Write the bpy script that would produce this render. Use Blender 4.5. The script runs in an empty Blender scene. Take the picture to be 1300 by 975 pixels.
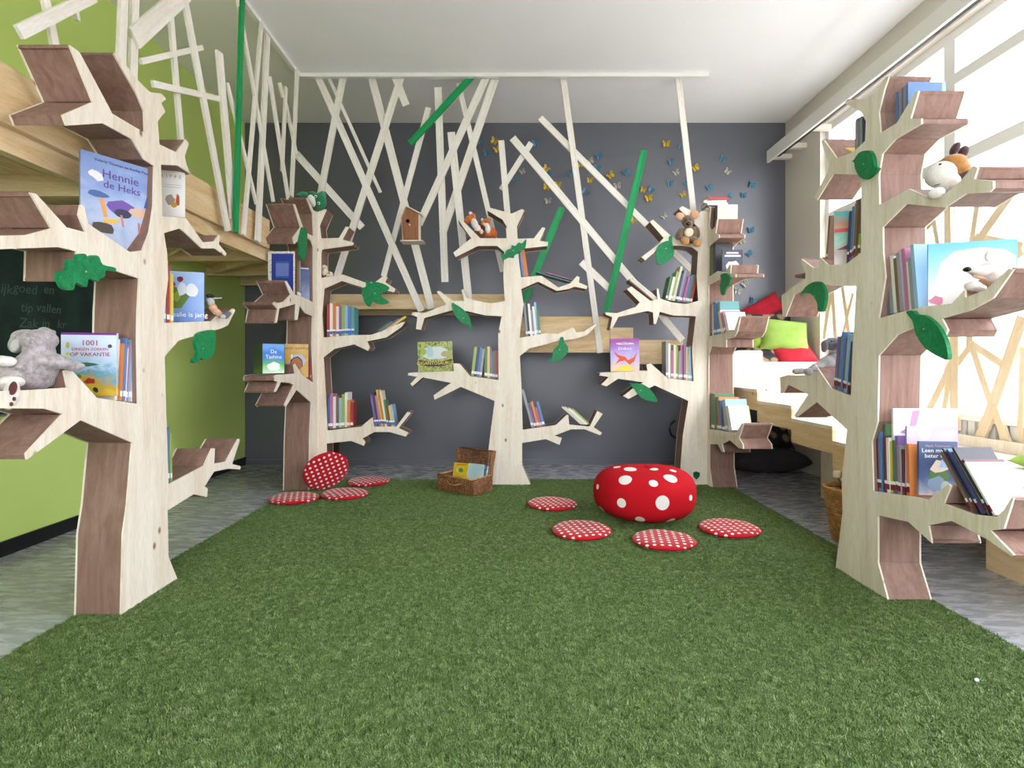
import bpy, bmesh, math, random
from mathutils import Vector, Matrix, noise
from mathutils.bvhtree import BVHTree
random.seed(7)
R = math.radians
SC = bpy.context.scene
COL = SC.collection
# ------------------------------------------------------------------ camera, light, exposure
F, CX, HY, CH = 690.0, 650.0, 462.0, 1.15      # focal length in px, centre column, horizon row, eye height
cd = bpy.data.cameras.new('camera'); cam = bpy.data.objects.new('camera', cd); COL.objects.link(cam)
cam.location = (0, 0, CH); cam.rotation_euler = (R(90), 0, 0)
cd.sensor_fit = 'HORIZONTAL'; cd.sensor_width = 36; cd.lens = F*36/1300
cd.shift_y = -(487.5-HY)/1300; cd.clip_start = .05; cd.clip_end = 100
SC.camera = cam
SC.view_settings.view_transform = 'Standard'; SC.view_settings.look = 'None'
SC.view_settings.gamma = 1; SC.view_settings.use_curve_mapping = False
SC.view_settings.exposure = 0.47
W = bpy.data.worlds.new('overcast_sky'); SC.world = W; W.use_nodes = True
bg = W.node_tree.nodes['Background']; bg.inputs[0].default_value = (.94, .975, 1.05, 1); bg.inputs[1].default_value = 9.8
SC.cycles.max_bounces = 10; SC.cycles.diffuse_bounces = 6; SC.cycles.transparent_max_bounces = 16
SC.cycles.sample_clamp_indirect = 6
XL, XR, YB, YF, ZC = -3.046, 3.118, 6.2, -1.9, 3.9    # room: left, right, back, behind the camera, ceiling

def portal(name, loc, rot, sx, sy):
    l = bpy.data.lights.new(name, 'AREA'); l.shape = 'RECTANGLE'; l.size = sx; l.size_y = sy
    l.cycles.is_portal = True
    o = bpy.data.objects.new(name, l); COL.objects.link(o); o.location = loc; o.rotation_euler = rot
portal('window_daylight', (XR+.3, 1.9, 2.2), (0, R(90), 0), 2.8, 7.2)
portal('front_fill_portal', (0, YF-.3, 1.65), (R(-90), 0, 0), 3.4, 1.5)  # portal for the added fill windows behind the camera

# ------------------------------------------------------------------ helpers
def lin(h):
    h = h.lstrip('#'); c = [int(h[i:i+2], 16)/255 for i in (0, 2, 4)]
    return tuple(x/12.92 if x <= .04045 else ((x+.055)/1.055)**2.4 for x in c)+(1,)
MATS = {}
def newmat(name):
    m = bpy.data.materials.new(name); m.use_nodes = True; MATS[name] = m
    nt = m.node_tree
    return m, nt, nt.nodes['Principled BSDF']
def N(nt, t, **kw):
    n = nt.nodes.new(t)
    for k, v in kw.items():
        if k in n.inputs: n.inputs[k].default_value = v
        else: setattr(n, k, v)
    return n
def L(nt, a, ao, b, bi): nt.links.new(a.outputs[ao], b.inputs[bi])
def plain(name, col, rough=.6, spec=.3, bump=0, bscale=80, metal=0):
    if name in MATS: return MATS[name]
    m, nt, b = newmat(name)
    b.inputs['Base Color'].default_value = lin(col); b.inputs['Roughness'].default_value = rough
    b.inputs['Specular IOR Level'].default_value = spec; b.inputs['Metallic'].default_value = metal
    if bump:
        tc = N(nt, 'ShaderNodeTexCoord'); n = N(nt, 'ShaderNodeTexNoise', Scale=bscale, Detail=4.0)
        L(nt, tc, 'Object', n, 'Vector')
        bp = N(nt, 'ShaderNodeBump', Strength=bump, Distance=.01); L(nt, n, 'Fac', bp, 'Height'); L(nt, bp, 'Normal', b, 'Normal')
    return m
def ramp(nt, stops):
    r = N(nt, 'ShaderNodeValToRGB'); e = r.color_ramp.elements
    while len(e) < len(stops): e.new(.5)
    for i, (p, c) in enumerate(stops): e[i].position = p; e[i].color = c if len(c) == 4 else lin(c)
    return r
def wood(name, a, b_, c, scale=(9, 9, .9), rough=.5, knots=True, spec=.25, kscale=2.6, coord='Object'):
    m, nt, b = newmat(name)
    tc = N(nt, 'ShaderNodeTexCoord'); mp = N(nt, 'ShaderNodeMapping'); mp.inputs['Scale'].default_value = scale
    L(nt, tc, coord, mp, 'Vector')
    n1 = N(nt, 'ShaderNodeTexNoise', Scale=1.6, Detail=6.0, Roughness=.6, Distortion=.9); L(nt, mp, 'Vector', n1, 'Vector')
    r = ramp(nt, [(.28, lin(a)), (.5, lin(b_)), (.72, lin(c))]); L(nt, n1, 'Fac', r, 'Fac')
    mp2 = N(nt, 'ShaderNodeMapping'); mp2.inputs['Scale'].default_value = tuple(s*14 for s in scale); L(nt, tc, coord, mp2, 'Vector')
    n2 = N(nt, 'ShaderNodeTexNoise', Scale=1.5, Detail=2.0); L(nt, mp2, 'Vector', n2, 'Vector')
    mx = N(nt, 'ShaderNodeMixRGB', blend_type='MULTIPLY'); mx.inputs[0].default_value = .35
    r2 = ramp(nt, [(.3, (.72, .68, .62, 1)), (.6, (1, 1, 1, 1))]); L(nt, n2, 'Fac', r2, 'Fac')
    L(nt, r, 'Color', mx, 1); L(nt, r2, 'Color', mx, 2)
    out = mx
    if knots:
        v = N(nt, 'ShaderNodeTexVoronoi', Scale=kscale); mp3 = N(nt, 'ShaderNodeMapping'); mp3.inputs['Scale'].default_value = (1.6, 1.6, 1)
        L(nt, tc, coord, mp3, 'Vector'); L(nt, mp3, 'Vector', v, 'Vector')
        kr = ramp(nt, [(.04, (1, 1, 1, 1)), (.085, (0, 0, 0, 1))]); L(nt, v, 'Distance', kr, 'Fac')
        mk = N(nt, 'ShaderNodeMixRGB'); L(nt, kr, 'Color', mk, 0); L(nt, mx, 'Color', mk, 1); mk.inputs[2].default_value = lin('#8b6a4c'); out = mk
    L(nt, out, 'Color', b, 'Base Color'); b.inputs['Roughness'].default_value = rough; b.inputs['Specular IOR Level'].default_value = spec
    bp = N(nt, 'ShaderNodeBump', Strength=.12, Distance=.004); L(nt, n2, 'Fac', bp, 'Height'); L(nt, bp, 'Normal', b, 'Normal')
    return m
PINE = wood('pale_pine_plywood', '#d8c9b3', '#e5dbcb', '#ede6da', kscale=3.6)
PINEW = wood('warm_pine_board', '#c9a878', '#dcc196', '#e6d2ae', scale=(1.1, 9, 9))
PINEY = wood('warm_pine_board_lengthwise', '#c9a878', '#dcc196', '#e6d2ae', scale=(9, 1.1, 9))
LATT = wood('cut_pine_lattice', '#dcc39c', '#e6d2b2', '#eedfc6', knots=False)
OKO = wood('brown_okoume_plywood', '#7b5d52', '#8b6d62', '#9b7d72', scale=(14, 14, 1.4), knots=False, rough=.55)
SLATW = wood('whitewashed_slat', '#ded7cc', '#e9e4db', '#f2efe9', scale=(10, 10, 1), kscale=2.2)
SLATG = wood('green_stained_slat', '#0f7d45', '#1a9455', '#28a864', scale=(10, 10, 1), knots=False)
LEAFG = wood('green_stained_leaf', '#0d6a3e', '#157d4a', '#219158', scale=(22, 22, 22), knots=False, rough=.45)

def pal(c):
    T = dict(red='#a83c3e', orange='#cf7f47', yellow='#d9c05a', lime='#96b05a', green='#567f58', teal='#5d9799', blue='#5a7cae', sky='#93b6d2',
             navy='#3c4568', purple='#7f6296', pink='#bd7299', white='#e4e2dd', cream='#ddd4bd', grey='#94969b', brown='#7c6150', black='#33333a', maroon='#6e343f')
    return plain(c+'_book_cover', T[c], .4, .4)
PAGE = plain('cream_paper_pages', '#eee9dc', .8, .1)
WLAB = plain('white_spine_sticker', '#efefee', .5)
RLAB = plain('maroon_spine_sticker', '#7a2436', .5)
BLAB = plain('blue_spine_sticker', '#4a6fae', .5)
SCREWP = plain('pale_screw_head', '#b9b6ae', .4, .5)

class MB:
    def __init__(s): s.v = []; s.f = []
    def add(s, vs, fs):
        k = len(s.v); s.v += [Vector(v) for v in vs]; s.f += [tuple(i+k for i in f) for f in fs]; return s
    def box(s, c, d, M=None):
        x, y, z = d[0]/2, d[1]/2, d[2]/2; c = Vector(c)
        vs = [Vector(p) for p in ((-x,-y,-z),(x,-y,-z),(x,y,-z),(-x,y,-z),(-x,-y,z),(x,-y,z),(x,y,z),(-x,y,z))]
        vs = [c+(M @ v if M else v) for v in vs]
        return s.add(vs, [(0,3,2,1),(4,5,6,7),(0,1,5,4),(1,2,6,5),(2,3,7,6),(3,0,4,7)])
    def bb(s, a, b):   # two corners
        a, b = Vector(a), Vector(b); return s.box((a+b)/2, [abs(q) for q in (b-a)])
    def tube(s, pts, r, n=8, caps=True):
        pts = [Vector(p) for p in pts]; rs = r if isinstance(r, (list, tuple)) else [r]*len(pts); k = len(s.v)
        for i, p in enumerate(pts):
            t = (pts[min(i+1, len(pts)-1)]-pts[max(i-1, 0)]).normalized()
            u = t.cross(Vector((0, 0, 1)) if abs(t.z) < .9 else Vector((1, 0, 0))).normalized(); w = t.cross(u)
            for j in range(n):
                a = 2*math.pi*j/n; s.v.append(p+(u*math.cos(a)+w*math.sin(a))*rs[i])
        for i in range(len(pts)-1):
            for j in range(n):
                s.f.append((k+i*n+j, k+i*n+(j+1) % n, k+(i+1)*n+(j+1) % n, k+(i+1)*n+j))
        if caps: s.f.append(tuple(k+j for j in range(n))[::-1]); s.f.append(tuple(k+(len(pts)-1)*n+j for j in range(n)))
        return s
    def lathe(s, prof, n=32, c=(0, 0, 0)):
        k = len(s.v); c = Vector(c)
        for r, z in prof:
            for j in range(n): a = 2*math.pi*j/n; s.v.append(c+Vector((r*math.cos(a), r*math.sin(a), z)))
        for i in range(len(prof)-1):
            for j in range(n): s.f.append((k+i*n+j, k+i*n+(j+1) % n, k+(i+1)*n+(j+1) % n, k+(i+1)*n+j))
        s.f.append(tuple(k+j for j in range(n))[::-1]); s.f.append(tuple(k+(len(prof)-1)*n+j for j in range(n)))
        return s
    def ell(s, c, r, M=None, nu=16, nv=10):
        k = len(s.v); c = Vector(c); r = (r, r, r) if not hasattr(r, '__len__') else r
        def P(a, b):
            v = Vector((r[0]*math.cos(a)*math.cos(b), r[1]*math.sin(a)*math.cos(b), r[2]*math.sin(b)))
            return c+(M @ v if M else v)
        s.v.append(P(0, -math.pi/2))
        for i in range(1, nv):
            for j in range(nu): s.v.append(P(2*math.pi*j/nu, -math.pi/2+math.pi*i/nv))
        s.v.append(P(0, math.pi/2)); e = len(s.v)-1
        for j in range(nu):
            s.f.append((k, k+1+(j+1) % nu, k+1+j)); s.f.append((e, e-nu+j, e-nu+(j+1) % nu))
            for i in range(nv-2):
                a = k+1+i*nu; s.f.append((a+j, a+(j+1) % nu, a+nu+(j+1) % nu, a+nu+j))
        return s
    def prism(s, pts, off):    # planar polygon pts pushed along off
        n = len(pts); pts = [Vector(p) for p in pts]; off = Vector(off)
        nr = Vector((0, 0, 0))
        for i in range(n):
            a, b = pts[i], pts[(i+1) % n]; nr += a.cross(b)
        if nr.dot(off) > 0: pts = pts[::-1]
        return s.add(pts+[p+off for p in pts], [tuple(range(n)), tuple(range(2*n-1, n-1, -1))]+[(i, n+i, n+(i+1) % n, (i+1) % n) for i in range(n)])
    def mesh(s, name, smooth=False):
        me = bpy.data.meshes.new(name); me.from_pydata(s.v, [], s.f); me.validate(); me.update()
        if smooth: me.shade_smooth()
        return me
def setp(o, label=None, cat=None, group=None, kind=None):
    if label: o['label'] = label
    if cat: o['category'] = cat
    if group: o['group'] = group
    if kind: o['kind'] = kind
    return o
def empty(name, label, cat, loc=(0, 0, 0), group=None):
    o = bpy.data.objects.new(name, None); COL.objects.link(o); o.location = loc; o.empty_display_size = .05
    return setp(o, label, cat, group)
ROOTM = {}
def wm(o):     # world matrix before any depsgraph update
    m = o.matrix_basis.copy()
    return wm(o.parent) @ m if o.parent else m
def obj(name, mb, mat, parent=None, smooth=False, local=False, label=None, kind=None):
    """one mesh object; vertices are given in world space unless local"""
    me = mb.mesh(name, smooth) if isinstance(mb, MB) else mb
    me.materials.append(mat)
    o = bpy.data.objects.new(name, me); COL.objects.link(o)
    if parent:
        o.parent = parent
        if not local: me.transform(wm(parent).inverted())
    return setp(o, label, kind=kind)
def thing(name, mb, mat, label, cat, base=None, group=None, smooth=False):
    """a thing that is one mesh, its origin moved to base"""
    me = mb.mesh(name, smooth); me.materials.append(mat)
    if base is not None: me.transform(Matrix.Translation(-Vector(base)))
    o = bpy.data.objects.new(name, me); COL.objects.link(o)
    if base is not None: o.location = base
    return setp(o, label, cat, group)
def struct(name, mb, mat, parent=None):
    o = obj(name, mb, mat, parent)
    if not parent: o['kind'] = 'structure'
    return o
def UY(px, py, Y): return Vector(((px-CX)*Y/F, Y, CH-(py-HY)*Y/F))
def UX(px, py, X): Y = X*F/(px-CX); return Vector((X, Y, CH-(py-HY)*Y/F))
def UZ(px, py, z=0): Y = F*(CH-z)/(py-HY); return Vector(((px-CX)*Y/F, Y, z))
def crop(ox, oy, s, pts): return [(ox+x*s, oy+y*s) for x, y in pts]
def basis(ex, ey, ez, o=(0, 0, 0)):
    M = Matrix.Identity(4)
    for i, e in enumerate((ex, ey, ez)):
        for j in range(3): M[j][i] = e[j]
    for j in range(3): M[j][3] = o[j]
    return M
def lettering(parent, body, size, mat, M, align='CENTER', name='lettering', ext=.0003, shear=0):
    cu = bpy.data.curves.new(name, 'FONT'); cu.body = body; cu.size = size; cu.extrude = ext; cu.align_x = align; cu.resolution_u = 2; cu.shear = shear
    t = bpy.data.objects.new(name, cu); COL.objects.link(t)
    me = bpy.data.meshes.new_from_object(t.evaluated_get(bpy.context.evaluated_depsgraph_get()))
    bpy.data.objects.remove(t); bpy.data.curves.remove(cu)
    me.transform(M); me.materials.clear(); me.materials.append(mat)
    o = bpy.data.objects.new(name, me); COL.objects.link(o); o.parent = parent
    return o

# ------------------------------------------------------------------ setting
def wallmat(name, col, col2, rough=.75, sc=1.2, spec=.25):
    m, nt, b = newmat(name); tc = N(nt, 'ShaderNodeTexCoord'); n = N(nt, 'ShaderNodeTexNoise', Scale=sc, Detail=5.0)
    L(nt, tc, 'Object', n, 'Vector'); r = ramp(nt, [(.35, lin(col)), (.65, lin(col2))]); L(nt, n, 'Fac', r, 'Fac'); L(nt, r, 'Color', b, 'Base Color')
    b.inputs['Roughness'].default_value = rough; b.inputs['Specular IOR Level'].default_value = spec
    n2 = N(nt, 'ShaderNodeTexNoise', Scale=120.0, Detail=2.0); L(nt, tc, 'Object', n2, 'Vector')
    bp = N(nt, 'ShaderNodeBump', Strength=.08, Distance=.003); L(nt, n2, 'Fac', bp, 'Height'); L(nt, bp, 'Normal', b, 'Normal')
    return m
M_GREY = wallmat('anthracite_wall_paint', '#5c5e68', '#61636c', .36, spec=.65)
M_LIME = wallmat('lime_green_wall_paint', '#c2d97a', '#c6dd80', .6)
M_CEIL = wallmat('white_ceiling_paint', '#f0f0f2', '#f3f3f5')
M_WHITE = wallmat('white_wall_paint', '#dedbd5', '#e3e0da')
M_BEIGE = wallmat('beige_wall_paint', '#cfc8bd', '#d4cdc2')
M_FRAME = plain('white_window_lacquer', '#ecebe8', .35, .4)
m, nt, b = newmat('streaky_grey_linoleum'); M_FLOOR = m
tc = N(nt, 'ShaderNodeTexCoord'); mp = N(nt, 'ShaderNodeMapping'); mp.inputs['Scale'].default_value = (2.2, 9, 1); mp.inputs['Rotation'].default_value = (0, 0, .2)
L(nt, tc, 'Object', mp, 'Vector'); n = N(nt, 'ShaderNodeTexNoise', Scale=3.0, Detail=9.0, Roughness=.7, Distortion=.6); L(nt, mp, 'Vector', n, 'Vector')
r = ramp(nt, [(.3, lin('#85878c')), (.5, lin('#a4a7ad')), (.7, lin('#c2c5cb'))]); L(nt, n, 'Fac', r, 'Fac'); L(nt, r, 'Color', b, 'Base Color')
rr = ramp(nt, [(.3, (.2, .2, .2, 1)), (.7, (.34, .34, .34, 1))]); L(nt, n, 'Fac', rr, 'Fac'); L(nt, rr, 'Color', b, 'Roughness'); b.inputs['Specular IOR Level'].default_value = .5
struct('floor', MB().bb((XL-.2, YF-.2, -.1), (XR+.2, YB+.2, 0)), M_FLOOR)
struct('ceiling', MB().bb((XL-.2, YF-.2, ZC), (XR+.4, YB+.2, ZC+.1)), M_CEIL)
struct('wall_back', MB().bb((XL-.2, YB, 0), (XR+.2, YB+.15, ZC)), M_GREY)
struct('wall_left', MB().bb((XL-.15, YF, 0), (XL, YB, ZC)), M_LIME)
# right wall: pier by the corner, parapet below the sill, lintel above the windows
WS, WH, WY0, WY1 = .82, 3.55, -1.7, 5.5
struct('wall_right', MB().bb((XR, YF, 0), (XR+.25, YB, WS)).bb((XR, YF, WH), (XR+.25, YB, ZC)).bb((XR, WY1, WS), (XR+.25, YB, WH)).bb((XR, YF, WS), (XR+.25, WY0, WH)), M_BEIGE)
# wall behind the camera with an unseen band of windows added for fill light
struct('wall_front', MB().bb((XL, YF-.2, 0), (XR, YF, .9)).bb((XL, YF-.2, 2.4), (XR, YF, ZC)).bb((XL, YF-.2, .9), (-1.7, YF, 2.4)).bb((1.7, YF-.2, .9), (XR, YF, 2.4)), M_WHITE)
struct('baseboard_left', MB().bb((XL, YF, 0), (XL+.015, YB, .09)), plain('black_baseboard', '#1d1d20', .4))
struct('baseboard_back', MB().bb((XL, YB-.012, 0), (XR, YB, .06)), M_GREY)
m, nt, b = newmat('clear_window_glass'); M_GLASS = m
nt.nodes.remove(b); tr = N(nt, 'ShaderNodeBsdfTransparent'); gl = N(nt, 'ShaderNodeBsdfGlossy', Roughness=.02); ms = N(nt, 'ShaderNodeMixShader'); ms.inputs[0].default_value = .05
L(nt, tr, 0, ms, 1); L(nt, gl, 0, ms, 2); L(nt, ms, 0, nt.nodes['Material Output'], 'Surface')
ys = [WY0, -.45, .75, 1.95, 2.95, 3.95, 4.75, WY1]
for i in range(len(ys)-1):
    y0, y1 = ys[i], ys[i+1]
    w = struct('window_%d' % (i+1), MB().bb((XR+.06, y0, WS), (XR+.14, y0+.05, WH)).bb((XR+.06, y1-.05, WS), (XR+.14, y1, WH)).bb((XR+.06, y0+.05, WS), (XR+.14, y1-.05, WS+.06))
               .bb((XR+.06, y0+.05, WH-.07), (XR+.14, y1-.05, WH)).bb((XR+.05, y0+.05, 2.57), (XR+.15, y1-.05, 2.66)).bb((XR+.05, y0+.05, 3.15), (XR+.15, y1-.05, 3.23)), M_FRAME)
    struct('pane', MB().bb((XR+.095, y0+.05, WS+.06), (XR+.101, y1-.05, 2.57)), M_GLASS, w)
    struct('pane', MB().bb((XR+.095, y0+.05, 2.66), (XR+.101, y1-.05, 3.15)), M_GLASS, w)
    struct('pane', MB().bb((XR+.095, y0+.05, 3.23), (XR+.101, y1-.05, WH-.07)), M_GLASS, w)
w = struct('window_8', MB().bb((-1.7, YF-.14, .9), (1.7, YF-.06, .96)).bb((-1.7, YF-.14, 2.34), (1.7, YF-.06, 2.4)), M_FRAME)  # added window out of view, sized for the frontal fill
for x in (-1.67, -.6, .6, 1.67): struct('mullion', MB().bb((x-.03, YF-.14, .96), (x+.03, YF-.06, 2.34)), M_FRAME, w)
struct('trim_1', MB().bb((XR-.14, WY0, WS-.04), (XR+.06, WY1, WS)), M_FRAME)                     # window sill
t2 = struct('trim_2', MB().bb((2.85, YF, 3.40), (2.875, 6.08, 3.53)), M_WHITE)                     # fascia board in front of the windows
struct('track', MB().bb((2.88, YF, 3.40), (2.905, 5.9, 3.415)), plain('black_curtain_track', '#2b2624', .5), t2)
for y in (5.3, 5.75, 6.05): struct('bracket', MB().bb((2.875, y, 3.44), (XR, y+.05, 3.49)), M_BEIGE, t2)
# pale brick building across the street
m, nt, b = newmat('pale_brick_facade'); tc = N(nt, 'ShaderNodeTexCoord'); mp = N(nt, 'ShaderNodeMapping'); mp.inputs['Rotation'].default_value = (R(90), 0, R(90))
L(nt, tc, 'Object', mp, 'Vector'); br = N(nt, 'ShaderNodeTexBrick', Scale=4.0); br.inputs['Color1'].default_value = lin('#e8e2da'); br.inputs['Color2'].default_value = lin('#ded6cc'); br.inputs['Mortar'].default_value = lin('#c9c2b8')
L(nt, mp, 'Vector', br, 'Vector'); L(nt, br, 'Color', b, 'Base Color'); M_BRICK = m
struct('ground', MB().bb((XR+.26, -16, -.6), (9.9, 24, -.5)).bb((-14, -16, -.6), (XR+.26, YF-.3, -.5)), wallmat('pale_street_paving', '#a9a6a2', '#b5b2ad', .8, 3))  # street ground added to cut upward sky light on the ceiling
bl = empty('neighbour_building', 'pale brick house front across the street beyond the windows', 'building', (10, 3, -1))
obj('facade', MB().bb((10, -14, -1), (10.4, 22, 3.4)), M_BRICK, bl)
obj('roof', MB().prism([(9.7, -14, 3.4), (10.4, -14, 3.4), (14, -14, 6.0), (13.6, -14, 6.05)], (0, 36, 0)), plain('grey_roof_tiles', '#9a9ca0', .7), bl)
for y in (-3, 1.5, 4.2, 6.6, 9.4):
    f = obj('window', MB().bb((9.95, y, .6), (10.02, y+1.1, 2.2)), M_FRAME, bl)
    obj('pane', MB().bb((9.93, y+.08, .68), (9.95, y+.52, 2.12)).bb((9.93, y+.58, .68), (9.95, y+1.02, 2.12)), plain('dark_far_glass', '#6b7078', .1, .6), f)

# ------------------------------------------------------------------ artificial turf
m, nt, b = newmat('turf_blade'); M_TURF = m
oi = N(nt, 'ShaderNodeObjectInfo'); r = ramp(nt, [(0, lin('#4c6431')), (.5, lin('#637d42')), (.85, lin('#7b9256')), (1, lin('#a4b382'))]); L(nt, oi, 'Random', r, 'Fac'); L(nt, r, 'Color', b, 'Base Color')
b.inputs['Roughness'].default_value = .45; b.inputs['Specular IOR Level'].default_value = .35
M_TBASE = plain('turf_backing', '#4c6032', .9, .1)
GX0, GX1, GY0, GY1 = -1.98, 2.03, 1.1, 5.36
tm = MB(); rr = random.Random(3)
for i in range(13):
    a, l, h = rr.random()*6.283, rr.uniform(.002, .008), rr.uniform(.006, .011)
    p = Vector((rr.uniform(-.012, .012), rr.uniform(-.012, .012), 0)); d = Vector((math.cos(a), math.sin(a), 0)); s = Vector((-d.y, d.x, 0))*.0010
    q = p+d*l*.4+Vector((0, 0, h*.7)); t = p+d*l+Vector((0, 0, h)); tm.add([p-s, p+s, q+s*.8, q-s*.8, t], [(0, 1, 2, 3), (3, 2, 4)])
tuft = bpy.data.objects.new('turf_tuft', tm.mesh('turf_tuft')); tuft.data.materials.append(M_TURF)
gm = MB(); nx, ny = 40, 40
gm.bb((GX0, GY0, 0), (GX1, GY1, .006))
turf = obj('turf', gm, M_TBASE)
setp(turf, 'short green artificial grass carpet covering the floor between the trees', 'grass', kind='stuff')
ng = bpy.data.node_groups.new('turf_scatter', 'GeometryNodeTree')
ng.interface.new_socket('Geometry', in_out='INPUT', socket_type='NodeSocketGeometry'); ng.interface.new_socket('Geometry', in_out='OUTPUT', socket_type='NodeSocketGeometry')
gi = ng.nodes.new('NodeGroupInput'); go = ng.nodes.new('NodeGroupOutput'); dp = ng.nodes.new('GeometryNodeDistributePointsOnFaces'); dp.inputs['Density'].default_value = 17000
nm = ng.nodes.new('GeometryNodeInputNormal'); cp = ng.nodes.new('ShaderNodeSeparateXYZ'); gt = ng.nodes.new('ShaderNodeMath'); gt.operation = 'GREATER_THAN'; gt.inputs[1].default_value = .5
ip = ng.nodes.new('GeometryNodeInstanceOnPoints'); of = ng.nodes.new('GeometryNodeObjectInfo'); of.inputs['Object'].default_value = tuft
rv = ng.nodes.new('FunctionNodeRandomValue'); rv.data_type = 'FLOAT_VECTOR'; rv.inputs[0].default_value = (-.2, -.2, 0); rv.inputs[1].default_value = (.2, .2, 6.283)
rs = ng.nodes.new('FunctionNodeRandomValue'); rs.data_type = 'FLOAT'; rs.inputs[2].default_value = .75; rs.inputs[3].default_value = 1.2
jn = ng.nodes.new('GeometryNodeJoinGeometry'); K = ng.links.new
K(gi.outputs[0], dp.inputs['Mesh']); K(nm.outputs[0], cp.inputs[0]); K(cp.outputs[2], gt.inputs[0]); K(gt.outputs[0], dp.inputs['Selection'])
K(dp.outputs['Points'], ip.inputs['Points']); K(of.outputs['Geometry'], ip.inputs['Instance']); K(rv.outputs[0], ip.inputs['Rotation']); K(rs.outputs[1], ip.inputs['Scale'])
K(ip.outputs[0], jn.inputs[0]); K(gi.outputs[0], jn.inputs[0]); K(jn.outputs[0], go.inputs[0])
turf.modifiers.new('scatter', 'NODES').node_group = ng

# ------------------------------------------------------------------ the bookcase trees
def panel(root, pts, off, th=.008, skip_floor=True):
    """front and back plywood silhouettes with a brown plank along every edge between them"""
    off = Vector(off); oh = off.normalized(); n = len(pts)
    # drop near-duplicate points
    P = []
    for p in pts:
        if not P or (p-P[-1]).length > .004: P.append(p)
    n = len(P)
    obj('front_panel', MB().prism(P, oh*th), PINE, root)
    obj('back_panel', MB().prism([p+off-oh*th for p in P], oh*th), PINE, root)
    nr = Vector((0, 0, 0))
    for i in range(n): nr += P[i].cross(P[(i+1) % n])
    nr = nr.normalized()
    for i in range(n):
        a, b = P[i], P[(i+1) % n]; d = b-a
        if d.length < .012 or (skip_floor and a.z < .02 and b.z < .02): continue
        inn = nr.cross(d.normalized())
        q = [a+inn*.002, b+inn*.002, b+inn*.013, a+inn*.013]
        obj('plank', MB().prism([p+oh*th for p in q], oh*(off.length-2*th)), OKO, root)
def leaf(root, pts3, off, label='green wooden leaf'):
    n = len(pts3); P = []
    for i in range(n):      # round the traced outline
        p0, p1, p2, p3 = pts3[i-1], pts3[i], pts3[(i+1) % n], pts3[(i+2) % n]
        for t in (0, .33, .67):
            P.append(.5*((2*p1)+(p2-p0)*t+(2*p0-5*p1+4*p2-p3)*t*t+(3*p1-p0-3*p2+p3)*t**3))
    c = sum(pts3, Vector())/n; o = Vector(off).normalized(); g = 1.1 if o.y else .7
    l = obj('leaf', MB().prism(P, o*.018), LEAFG, root, label=label)
    u = o.orthogonal().normalized()*.005*g; v = o.cross(u)
    obj('screw', MB().prism([c-o*.0015+u*math.cos(.785*k)+v*math.sin(.785*k) for k in range(8)], o*.002), SCREWP, l)
    return l
SB = .006   # trunk base sits on the turf backing
def clampz(pts): return [Vector((p.x, p.y, max(p.z, SB))) for p in pts]

X1 = -1.775
T1 = [(153.8,783.5),(225.6,737),(214,707),(212.8,648),(246,627.4),(262.8,631),(264,620.5),(260,617.5),(271.8,598.7),(289.8,594.9),(305,596),(305.6,591.8),(294.9,589.2),(305,557.7),(302.5,557),(287,586),(272,588.5),(273,569.2),(269.2,569.2),(259,591),(220.5,611.5),(214,615),
 (209,452.6),(227,432),(246,427),(281.5,416.7),(289.7,412.8),(298.7,393.6),(296,391.8),(279,404.5),(275.6,401.3),(269,407.7),(207.7,410),(210.8,377),(213.6,354),(212.3,320.5),(208.2,296),(228,290),(234.6,295),(256.4,315.4),(273,315.4),(286,325),(287.7,321.8),(278,310.3),(279.5,300),(277.7,298.2),(272.3,306.4),(257.7,307.7),(236,277),(206.4,274.4),
 (204.4,209),(225.6,210),(241.8,220.5),(237,210),(234.6,198.7),(239.7,182),(235.9,177),(224.4,193.6),(202.6,183.3),(200,153.8),(210,142),(205,131),(210.8,125.6),(205,118.5),(191,117.4),(174.4,101.3),(161.5,84.6),(147.4,66.2),(145,69),(174,120),(183,141),(184,168.7),(142.3,144),(138.5,136),(101.3,66.7),(88.5,57),
 (118,129.5),(79.5,146),(84.6,159.5),(130.8,156.4),(168,177),(183.3,202.6),(196,211),(195,262),(190,295),(181,318),(165,320),(112,284),(107,262),(102.6,260),(100,273),(109,295),(84.6,288.5),(46,246),(38.5,244.5),(65.4,289.7),(33,298.5),(-30,299.5),(-48,306),(-30,317.5),(74.4,313.6),(97.4,319.2),(96.5,357),(103,357),(112,331),(146,343.6),(177,353.8),
 (175,395),(174.4,428),(175.6,512.8),(123,505),(88.5,467),(81.5,470.5),(86,492),(38.5,495),(-25,497.5),(-45,507),(-25,518),(56.4,518.7),(79.5,525.6),(33.3,575.6),(34.6,583.3),(102.6,533.3),(168,562),(161.5,641),(156.4,677.4)]
p1 = clampz([UX(x, y, X1) for x, y in T1])
tree1 = empty('tree_bookcase', 'tall plywood tree bookcase at left front with the rabbit toy on its branch', 'bookcase', (-1.88, 2.68, SB))
panel(tree1, p1, (-.215, 0, 0))
leafA = crop(0, 200, .2564, [(340,515),(355,505),(385,505),(390,480),(425,478),(435,500),(460,485),(490,490),(510,530),(570,545),(570,565),(525,560),(520,590),(495,600),(490,615),(465,605),(440,600),(430,640),(405,632),(375,620),(365,655),(320,650),(300,620),(290,590),(300,565),(335,555)])
leaf(tree1, [UX(x, y, X1+.020) for x, y in leafA], (-1, 0, 0), 'green wooden oak leaf')
leafB = crop(0, 400, .2564, [(975,110),(985,90),(1020,78),(1060,75),(1070,110),(1065,170),(1050,205),(1020,222),(990,215),(985,235),(960,235),(958,220),(975,205),(980,180),(970,145)])
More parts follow.
